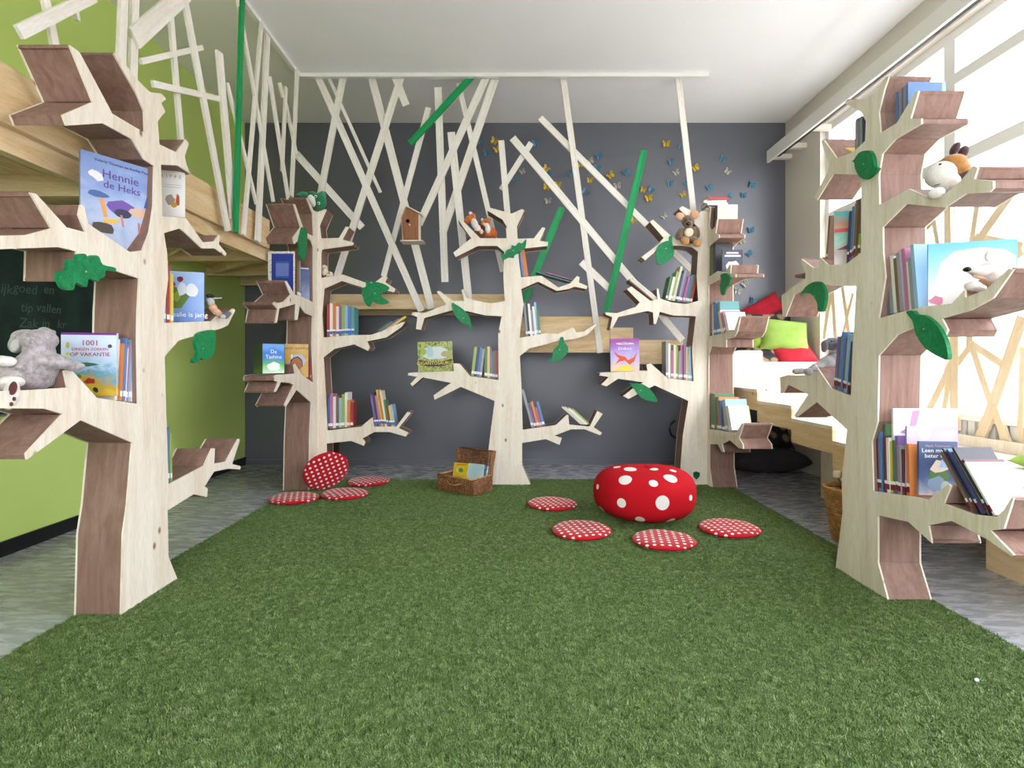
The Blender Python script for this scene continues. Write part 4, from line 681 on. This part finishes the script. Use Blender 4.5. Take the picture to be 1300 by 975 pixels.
def cushion(loc, rot, label, seed):
    q = random.Random(seed); r0, n = .197, 40; prof = [(.0, -.017), (.6, -.019), (.9, -.015), (.985, -.006), (1.0, 0), (.985, .006), (.9, .016), (.6, .021), (.25, .020), (.0, .017)]
    mb = MB(); k = []
    for i, (r, z) in enumerate(prof):
        for j in range(n):
            a = 6.28318*j/n; w = 1+.012*math.sin(3*a+seed)+.008*math.sin(7*a+seed*2)
            dz = .004*noise.noise(Vector((math.cos(a)*r*4+seed, math.sin(a)*r*4, 0))) if z > 0 else 0
            mb.v.append(Vector((r*r0*w*math.cos(a), r*r0*w*math.sin(a), z+dz)))
    for i in range(len(prof)-1):
        for j in range(n): mb.f.append((i*n+j, i*n+(j+1) % n, (i+1)*n+(j+1) % n, (i+1)*n+j))
    o = empty('round_cushion', label, 'cushion', loc, 'red polka dot cushions'); o.rotation_euler = rot
    obj('pad', mb, DOT, o, smooth=True, local=True)
    pts = [Vector((r0*1.003*(1+.012*math.sin(3*a+seed)+.008*math.sin(7*a+seed*2))*math.cos(a), r0*1.003*(1+.012*math.sin(3*a+seed)+.008*math.sin(7*a+seed*2))*math.sin(a), 0)) for a in [6.28318*j/n for j in range(n+1)]]
    obj('piping', MB().tube(pts, .0035, 6, False), REDP, o, smooth=True, local=True)
    return o
CZ = .034
for i, (px, py, lab) in enumerate([(701, 641.5, 'round red polka dot cushion behind and left of the big dotted pouf'), (738, 675, 'round red polka dot cushion in front of the pouf\'s left side'), (842.5, 687.5, 'round red polka dot cushion nearest the camera, before the pouf'), (925.5, 672.5, 'round red polka dot cushion right of the big dotted pouf'),
                                  (373.5, 634.5, 'round red polka dot cushion furthest left on the grass'), (437.5, 629, 'round red polka dot cushion flat before the leaning cushion'), (468, 613, 'round red polka dot cushion furthest back, right of the left corner tree')]):
    cushion(UZ(px, py-2, CZ), (R(random.uniform(-1, 1)), R(random.uniform(-1, 1)), random.uniform(0, 6)), lab, i+1)
cushion((-1.655, 4.84, .195), (R(-66), 0, R(36)), 'round red polka dot cushion leaning upright against the tree foot', 9)
# pouf
px0 = Vector((.985, 4.05, .016)); pm = MB(); n = 64; prof = []
for i in range(25):
    t = -math.pi/2+math.pi*i/24; c, s = math.cos(t), math.sin(t); prof.append((max(abs(c), 1e-4)**.60*.372, .185+math.copysign(abs(s)**.78, s)*.185))
for r, z in prof:
    for j in range(n):
        a = 6.28318*j/n; w = 1+.010*math.cos(8*a)+.008*math.sin(2*a+1); pm.v.append(Vector((r*w*math.cos(a), r*w*math.sin(a), z*(1+.02*math.sin(a*2+z*4)))))
for i in range(24):
    for j in range(n): pm.f.append((i*n+j, i*n+(j+1) % n, (i+1)*n+(j+1) % n, (i+1)*n+j))
po = empty('toadstool_pouf', 'big round red pouf with large white dots on the grass', 'pouf', px0)
bv = BVHTree.FromPolygons([v.copy() for v in pm.v], pm.f)
obj('body', pm, plain('red_pouf_fabric', '#b5141f', .85, .12, .25, 300), po, smooth=True, local=True)
eye = Vector((0, 0, CH))-px0; WD = plain('white_fabric_dot', '#dedad6', .9, .1, .2, 300)
hits = [(570,300,21,22),(770,300,32,30),(475,330,20,26),(905,275,13,28),(660,380,22,15),(808,385,21,16),(725,205,20,14),(588,187,30,16),(807,180,31,16),(612,137,30,11),(728,138,20,8),(455,222,12,26),(690,110,26,6),(548,127,18,7),(820,145,16,6)]
HL = []
for (u, v, ru, rv_) in hits:
    d = UY(640+u*.2615, 560+v*.2615, 4.05)-Vector((0, 0, CH)); h = bv.ray_cast(eye, d.normalized())
    if h[0]: HL.append((h[0], ru*.2615*4.1/F))
for a, z, r in ((60, .1, .04), (100, .24, .05), (140, .12, .045), (80, .3, .04), (120, .05, .035), (165, .27, .04), (30, .25, .045)):
    h = bv.find_nearest(Vector((.4*math.cos(R(a)), .4*math.sin(R(a)), z))); HL.append((h[0], r))
for p, r in HL:
    nn = bv.find_nearest(p)[1]; u = nn.orthogonal().normalized(); v = nn.cross(u); mb = MB(); vs = [p]; K2 = 20
    for ring in (.5, 1.0):
        for j in range(K2): vs.append(p+(u*math.cos(6.28318*j/K2)+v*math.sin(6.28318*j/K2))*r*ring)
    vs = [(lambda q: q[0]+q[1]*.0022)(bv.find_nearest(w)) for w in vs]
    fs = [(0, 1+j, 1+(j+1) % K2) for j in range(K2)]+[(1+j, 1+K2+j, 1+K2+(j+1) % K2, 1+(j+1) % K2) for j in range(K2)]
    obj('white_dot', MB().add(vs, fs), WD, po, smooth=True, local=True)

# pillows on the corner deck and platform
def pillow(loc, sx, sy, th, rot, mat, label, name='pillow', seed=1):
    n = 18; mb = MB()
    for side in (1, -1):
        for i in range(n+1):
            for j in range(n+1):
                u, v = -1+2*i/n, -1+2*j/n; e = max(1-u**4, 0)**.6*max(1-v**4, 0)**.6; pin = 1-.07*(1-abs(v)**2)*(abs(u)**6) ; pin2 = 1-.07*(1-abs(u)**2)*(abs(v)**6)
                wz = .25*noise.noise(Vector((u*1.7+seed, v*1.7, seed)))
                mb.v.append(Vector((u*sx/2*pin, v*sy/2*pin2, side*th/2*e*(1+wz))))
    w = n+1
    for s in range(2):
        for i in range(n):
            for j in range(n):
                a = s*w*w+i*w+j; q = (a, a+w, a+w+1, a+1); mb.f.append(q if s == 0 else q[::-1])
    o = thing(name, mb, mat, label, 'cushion', smooth=True); o.location = loc; o.rotation_euler = rot
    return o
def fabric(name, a, b_): return wallmat(name, a, b_, .9, 6)
def logprint(name):
    m, nt, b = newmat(name); tc = N(nt, 'ShaderNodeTexCoord'); v = N(nt, 'ShaderNodeTexVoronoi', Scale=9.0); L(nt, tc, 'Object', v, 'Vector')
    r = ramp(nt, [(0, lin('#a98a6c')), (.36, lin('#8d7460')), (.46, lin('#2a2428')), (1, lin('#1e1a1e'))]); L(nt, v, 'Distance', r, 'Fac'); L(nt, r, 'Color', b, 'Base Color'); b.inputs['Roughness'].default_value = .9
    return m
REDF = fabric('red_cushion_fabric', '#9c1a28', '#a8222f'); LIMEF = fabric('lime_cushion_fabric', '#7f9c46', '#8aa750'); OLIV = fabric('olive_cushion_fabric', '#7f9a34', '#8aa53c'); LOG = logprint('log_print_fabric'); DARKF = fabric('dark_grey_cushion_fabric', '#3a3638', '#444042')
pillow((2.76, 6.03, 1.74), .52, .22, .14, (R(80), R(-28), 0), REDF, 'long red cushion leaning up in the grey wall corner', seed=2)
pillow((2.80, 5.60, 1.44), .50, .36, .15, (R(68), R(6), R(-4)), LIMEF, 'bright lime green pillow on top of the corner cushions', seed=3)
pillow((2.86, 5.53, 1.235), .44, .24, .14, (R(50), R(-8), R(4)), REDF, 'red pillow under the lime green pillow', seed=4)
pillow((2.555, 5.66, 1.43), .26, .24, .11, (R(60), R(-16), R(12)), OLIV, 'small olive green pillow left of the lime pillow', seed=5)
pillow((2.60, 5.56, 1.22), .32, .26, .12, (R(45), R(0), R(6)), LOG, 'log print pillow below the olive green pillow', seed=6)
pillow((2.80, 5.93, 1.42), .55, .62, .16, (R(78), 0, 0), LOG, 'log print pillow behind the lime pillow', seed=8)
pillow((2.70, 5.85, .13), .85, .5, .24, (0, 0, R(4)), DARKF, 'dark grey floor cushion in the nook under the stairs', 'floor_cushion', seed=7)
pillow((2.72, 5.98, .36), .7, .32, .16, (R(58), 0, 0), LOG, 'log print cushion propped in the nook under the stairs', 'floor_cushion', seed=9)
pillow((2.78, 2.66, .67), .42, .36, .1, (0, R(-4), R(10)), LIMEF, 'lime green pillow on the window seat at the right edge', seed=10)

# ------------------------------------------------------------------ baskets
def wicker(name, a, b_, c, sc):
    m, nt, b = newmat(name); tc = N(nt, 'ShaderNodeTexCoord'); n = N(nt, 'ShaderNodeTexNoise', Scale=float(sc), Detail=3.0); L(nt, tc, 'Object', n, 'Vector')
    r = ramp(nt, [(.3, lin(a)), (.5, lin(b_)), (.7, lin(c))]); L(nt, n, 'Fac', r, 'Fac'); L(nt, r, 'Color', b, 'Base Color'); b.inputs['Roughness'].default_value = .5
    return m
WICK = wicker('brown_willow', '#5e3a22', '#8a5a36', '#a8764c', 40); WICKL = wicker('honey_willow', '#8a6238', '#a87a48', '#c49a64', 30)
def woven(mb, p0, ux, uz, w, h, nrm, ns, nr, amp=.004, r=.0042):
    """woven wall: upright stakes with weavers waving around them"""
    for i in range(ns+1): mb.tube([p0+ux*(w*i/ns), p0+ux*(w*i/ns)+uz*h], .003, 5)
    for k in range(nr):
        z = h*(k+.5)/nr; pts = []
        for i in range(ns*2+1): pts.append(p0+ux*(w*i/(ns*2))+uz*z+nrm*(amp*math.cos(math.pi*i/2+math.pi*k)))
        mb.tube(pts, r, 5)
    return mb
bl_, bf, br_ = UZ(556, 621, .02), UZ(600.5, 629.5, .02), UZ(619, 617, .02)
ux = (bf-bl_); bw = ux.length; ux.normalize(); uy = EZ.cross(ux); bd = .26; bh = .135
bk = empty('wicker_hamper', 'open brown wicker hamper full of books at the middle tree\'s foot', 'basket', bl_+ux*bw/2+uy*bd/2)
for nm_, p, u, w, nr_ in (('front_wall', bl_, ux, bw, -uy), ('back_wall', bl_+uy*bd, ux, bw, uy), ('side_wall', bl_, uy, bd, -ux), ('side_wall', bl_+ux*bw, uy, bd, ux)):
    obj(nm_, woven(MB(), p, u, EZ, w, bh, nr_, int(w/.024), 14), WICK, bk, smooth=True)
obj('base', MB().add([bl_, bl_+ux*bw, bl_+ux*bw+uy*bd, bl_+uy*bd]+[q+EZ*.006 for q in (bl_, bl_+ux*bw, bl_+ux*bw+uy*bd, bl_+uy*bd)], [(3, 2, 1, 0), (4, 5, 6, 7), (0, 1, 5, 4), (1, 2, 6, 5), (2, 3, 7, 6), (3, 0, 4, 7)]), WICK, bk)
rim = [bl_+EZ*bh, bl_+ux*bw+EZ*bh, bl_+ux*bw+uy*bd+EZ*bh, bl_+uy*bd+EZ*bh, bl_+EZ*bh]
obj('rim', MB().tube(rim, .009, 8), WICKL, bk, smooth=True)
lz = (EZ*math.cos(R(14))+uy*math.sin(R(14))); lp = bl_+uy*bd+EZ*bh; ln = lz.cross(ux)
lid = obj('lid', woven(MB(), lp, ux, lz, bw, .21, -ln, int(bw/.024), 20), WICK, bk, smooth=True)
obj('lid_rim', MB().tube([lp, lp+ux*bw, lp+ux*bw+lz*.21, lp+lz*.21, lp], .009, 8), WICKL, lid, smooth=True)
for s in (0, 1): obj('lid_side', MB().prism([lp+ux*bw*s, lp+ux*bw*s+lz*.21, lp+ux*bw*s+lz*.21-uy*.06, lp+ux*bw*s-uy*.02], ux*(.008 if not s else -.008)), WICK, lid)
obj('latch', MB().box(lp+ux*bw*.5+lz*.18-uy*.02, (.07, .012, .04)), plain('dark_leather_latch', '#3c2a1a', .6), lid)
obj('handle', MB().tube([bl_+ux*bw*.3-uy*.012+EZ*.088]+[bl_+ux*(bw*(.3+.4*i/8))-uy*(.012+.03*math.sin(math.pi*i/8))+EZ*(.088-.016*math.sin(math.pi*i/8)) for i in range(9)], .006, 8), WICKL, bk, smooth=True)
def inb(u, v): return bl_+ux*bw*u+uy*bd*v
cbook(inb(.14, .45)+EZ*.03, inb(.58, .4)+EZ*.04, .20, .01, artm('yellow_hamper_cover', ['#d8b81e', '#e6c82c', '#e0c024'], 8), 'yellow picture book in the wicker hamper', tilt=12, pics=[(blob(.55, .68, .16, .1, 10, .2, 3), ink('#4a8a3c')), (blob(.3, .66, .08, .09, 10, .2, 4), ink('#d8d4cc')), ([(.2, .88), (.9, .92), (.9, .96), (.2, .92)], ink('#c86a2c'))])
cbook(inb(.58, .40)+EZ*.045, inb(.97, .48)+EZ*.045, .20, .012, artm('pale_blue_hamper_cover', ['#9cbac4', '#a8c6ce', '#b4cfd6'], 6), 'pale blue picture book in the wicker hamper', tilt=14)
cbook(inb(.70, .8)+EZ*.03, inb(.98, .62)+EZ*.05, .18, .012, artm('blue_white_hamper_cover', ['#e2e4e8', '#3f7cc0', '#c8d4e4', '#2f6ab4'], 14), 'blue and white picture book at the back of the wicker hamper', tilt=16)
wb = empty('wicker_basket', 'round honey coloured wicker basket behind the right front tree', 'basket', (2.19, 3.5, 0))
mb = MB()
for k in range(19):
    z = .012+k*.018; r = .105+.05*(k/18)**.8; mb.tube([Vector((2.19+(r+.003*math.cos(i*math.pi+k*math.pi))*math.cos(6.28318*i/28), 3.5+(r+.003*math.cos(i*math.pi+k*math.pi))*math.sin(6.28318*i/28), z)) for i in range(29)], .0095, 6, False)
obj('weave', mb, WICKL, wb, smooth=True)
obj('rim', MB().tube([Vector((2.19+.158*math.cos(6.28318*i/32), 3.5+.158*math.sin(6.28318*i/32), .35)) for i in range(33)], .012, 8, False), WICKL, wb, smooth=True)
obj('base', MB().lathe([(.0, .001), (.10, .001), (.10, .01), (0, .01)], 24, (2.19, 3.5, 0)), WICK, wb)
obj('contents', MB().lathe([(.0, .27), (.135, .27), (.138, .29), (.08, .305), (0, .31)], 24, (2.19, 3.5, 0)), fur('dark_soil', '#3a2a24', '#4f3b32', 60), wb, smooth=True)
sp = empty('wooden_spool', 'small cream wooden knob hanging under the stair edge', 'knob', (2.195, 3.66, .43))
obj('cap', MB().lathe([(0, .0), (.026, .0), (.028, .01), (.028, .035), (.02, .05), (0, .05)], 20, (2.19, 3.66, .385)), CRF if False else plain('cream_knob', '#d8cbb0', .5), sp, smooth=True)
obj('cord', MB().tube([(2.19, 3.66, .39), (2.197, 3.64, .36), (2.19, 3.62, .32)], .004, 6), plain('brown_cord', '#5e4032', .8), sp)

# ------------------------------------------------------------------ bird house, board, wall bits
BH = 5.19
bh_ = empty('bird_house', 'small brown wooden bird house hanging among the slats', 'bird house', UY(522, 309, BH))
N_ = (500, 255, 45/731)
fp = [UY(x, y, BH-.05) for x, y in crop(*N_, [(190,795),(505,790),(505,265),(250,125),(160,365)])]
BIRD = wood('bird_house_brown', '#7a4c30', '#8c5c3c', '#9c6c4a', scale=(14, 14, 1.4), knots=False)
obj('front', MB().prism(fp, (0, .012, 0)), BIRD, bh_); obj('back', MB().prism([p+Vector((0, .1, 0)) for p in fp], (0, .012, 0)), OKO, bh_)
for a, b_ in ((1, 2), (4, 0)):
    q0, q1 = fp[a], fp[b_]; obj('side', MB().prism([q0+Vector((0, .012, 0)), q1+Vector((0, .012, 0)), q1+Vector((0, .1, 0)), q0+Vector((0, .1, 0))], (.008 if a == 1 else -.008, 0, 0)), PINE, bh_)
for (a, b_) in (((240, 105), (570, 275)), ((245, 105), (140, 365))):
    q0, q1 = (UY(x, y, BH-.07) for x, y in crop(*N_, [a, b_])); obj('roof', MB().prism([q0, q1, q1+Vector((0, 0, .01)), q0+Vector((0, 0, .01))], (0, .145, 0)), PINE, bh_)
q0, q1 = (UY(x, y, BH-.08) for x, y in crop(*N_, [(130, 805), (600, 805)])); obj('floor', MB().prism([q0, q1, q1-Vector((0, 0, .01)), q0-Vector((0, 0, .01))], (0, .155, 0)), PINE, bh_)
hc = UY(500+285*45/731, 255+415*45/731, BH-.05); obj('entrance', MB().tube([hc-Vector((0, .002, 0)), hc+Vector((0, .004, 0))], .018, 20), plain('painted_hole_shade', '#15100c', .9, 0), bh_)  # solid dark disc on the front, the hole's shade painted as colour
pc = UY(500+335*45/731, 255+505*45/731, BH-.05); obj('perch', MB().tube([pc, pc-Vector((0, .035, 0))], .006, 10), PINE, bh_)
cb = empty('chalkboard', 'dark green chalkboard with faint chalk writing on the lime wall', 'chalkboard', (XL+.015, 3.1, .85))
m = wallmat('dusty_chalkboard', '#1c2b26', '#263a33', .6, 5)
obj('board', MB().bb((XL+.001, 2.2, .85), (XL+.02, 4.0, 2.0)), m, cb); CH_ = plain('faded_chalk', '#53675e', .9, 0)
for body, px, py in (('kijk', 4, 372), ('goed', 32, 372), ('en', 62, 373), ('tip', 34, 396), ('vallen', 62, 397), ('Zak', 36, 416), ('in', 58, 416), ('kr', 78, 417)):
    p = UX(px, py, XL+.022); lettering(cb, body, .085, CH_, wm(cb).inverted() @ basis(EY, EZ, EX, p), name='chalk_writing', ext=.0002, shear=.15)
for y in (2.19, 4.0): obj('frame', MB().bb((XL+.001, y, .84), (XL+.026, y+.012, 2.01)), plain('grey_board_frame', '#6d726e', .4), cb)
obj('frame', MB().bb((XL+.001, 2.202, .838), (XL+.026, 4.0, .849)), plain('grey_board_frame', '#6d726e', .4), cb)
BUT = {'blue': ['#35708f', '#4a86a4', '#5f97b2'], 'yellow': ['#c9a41e', '#d6b52c', '#cf9c24'], 'pale': ['#a9a698', '#b8b5a8', '#9c9a8e']}
CB_ = (590, 150, .2846)
pos = {'blue': [(68,108),(98,158),(317,115),(222,268),(378,255),(475,248),(598,173),(590,228),(722,243),(535,330),(832,320),(965,132),(920,198),(915,293),(990,290),(1090,310),(1150,185),(1182,350),(1242,345),(1280,300),(1275,500),(1268,605),(1285,815)],
       'yellow': [(132,105),(145,142),(362,228),(365,310),(415,300),(515,210),(557,280),(650,258),(795,322),(820,360),(897,118),(972,343),(1028,225),(748,458)], 'pale': [(258,240),(372,372),(560,195),(680,305),(942,245),(1170,240),(890,440),(1235,550),(1250,740),(1215,775)]}
def wing(s): return [(0, .004), (s*.012, .03), (s*.034, .036), (s*.040, .022), (s*.028, .002), (s*.033, -.014), (s*.022, -.032), (s*.008, -.024), (0, -.004)]
def bfly(mat):
    mb = MB()
    for s in (-1, 1): mb.prism([(x, -.003-abs(x)*.55, z) for x, z in wing(s)], (0, .0015, 0))
    return mb
def ORDN(i): return ORD[i] if i < 14 else ['fifteenth', 'sixteenth', 'seventeenth', 'eighteenth', 'nineteenth', 'twentieth', 'twenty-first', 'twenty-second', 'twenty-third'][i-14]
EDGE = plain('dark_wing_edge', '#2a3038', .8)
for col, cs in pos.items():
    mat = artm(col+'_butterfly_paper', BUT[col], 60); me = bfly(mat).mesh('wings'); me.materials.append(mat)
    bodym = MB().ell((0, -.004, 0), (.003, .003, .022), None, 8, 6).ell((.022, -.017, .018), (.005, .0015, .005), None, 8, 6).ell((-.022, -.017, .018), (.005, .0015, .005), None, 8, 6).mesh('body'); bodym.materials.append(EDGE)
    for i, (x, y) in enumerate(sorted(crop(*CB_, cs))):
        o = empty('paper_butterfly', '%s paper butterfly, %s of the %s ones counted from the left' % (col, ORDN(i), col), 'butterfly', UY(x, y, YB-.002), col+' paper butterflies on the grey wall')
        q = random.Random(i*7+len(col)); o.rotation_euler = (0, R(q.uniform(-50, 50)), 0); s = q.uniform(.85, 1.15); o.scale = (s, s, s)
        for nm_, md in (('wings', me), ('body', bodym)):
            w = bpy.data.objects.new(nm_, md); COL.objects.link(w); w.parent = o
ck = MB().tube([UY(857, 534, 6.19), UY(852, 538, 6.18), UY(850, 545, 6.18), UY(852, 552, 6.18), UY(858, 556, 6.19)], .012, 8)
thing('cable_loop', ck, plain('black_cable', '#1a1a1c', .4), 'black cable loop on the grey wall behind the back right tree', 'cable', UY(852, 545, 6.18), smooth=True)
wp = MB().bb((-1.92, 5.78, 0), (-1.855, 5.84, .52)); thing('wooden_post', wp, plain('dark_brown_post', '#3c2b22', .6), 'dark brown wooden post standing behind the back left tree', 'post', (-1.89, 5.81, 0))
p = UZ(1240, 866, .015); thing('paper_scrap', MB().ell(p+EZ*.008, (.009, .006, .006), None, 7, 5), plain('white_scrap', '#e8e8ea', .7), 'tiny white paper scrap on the grass at lower right', 'scrap', p)
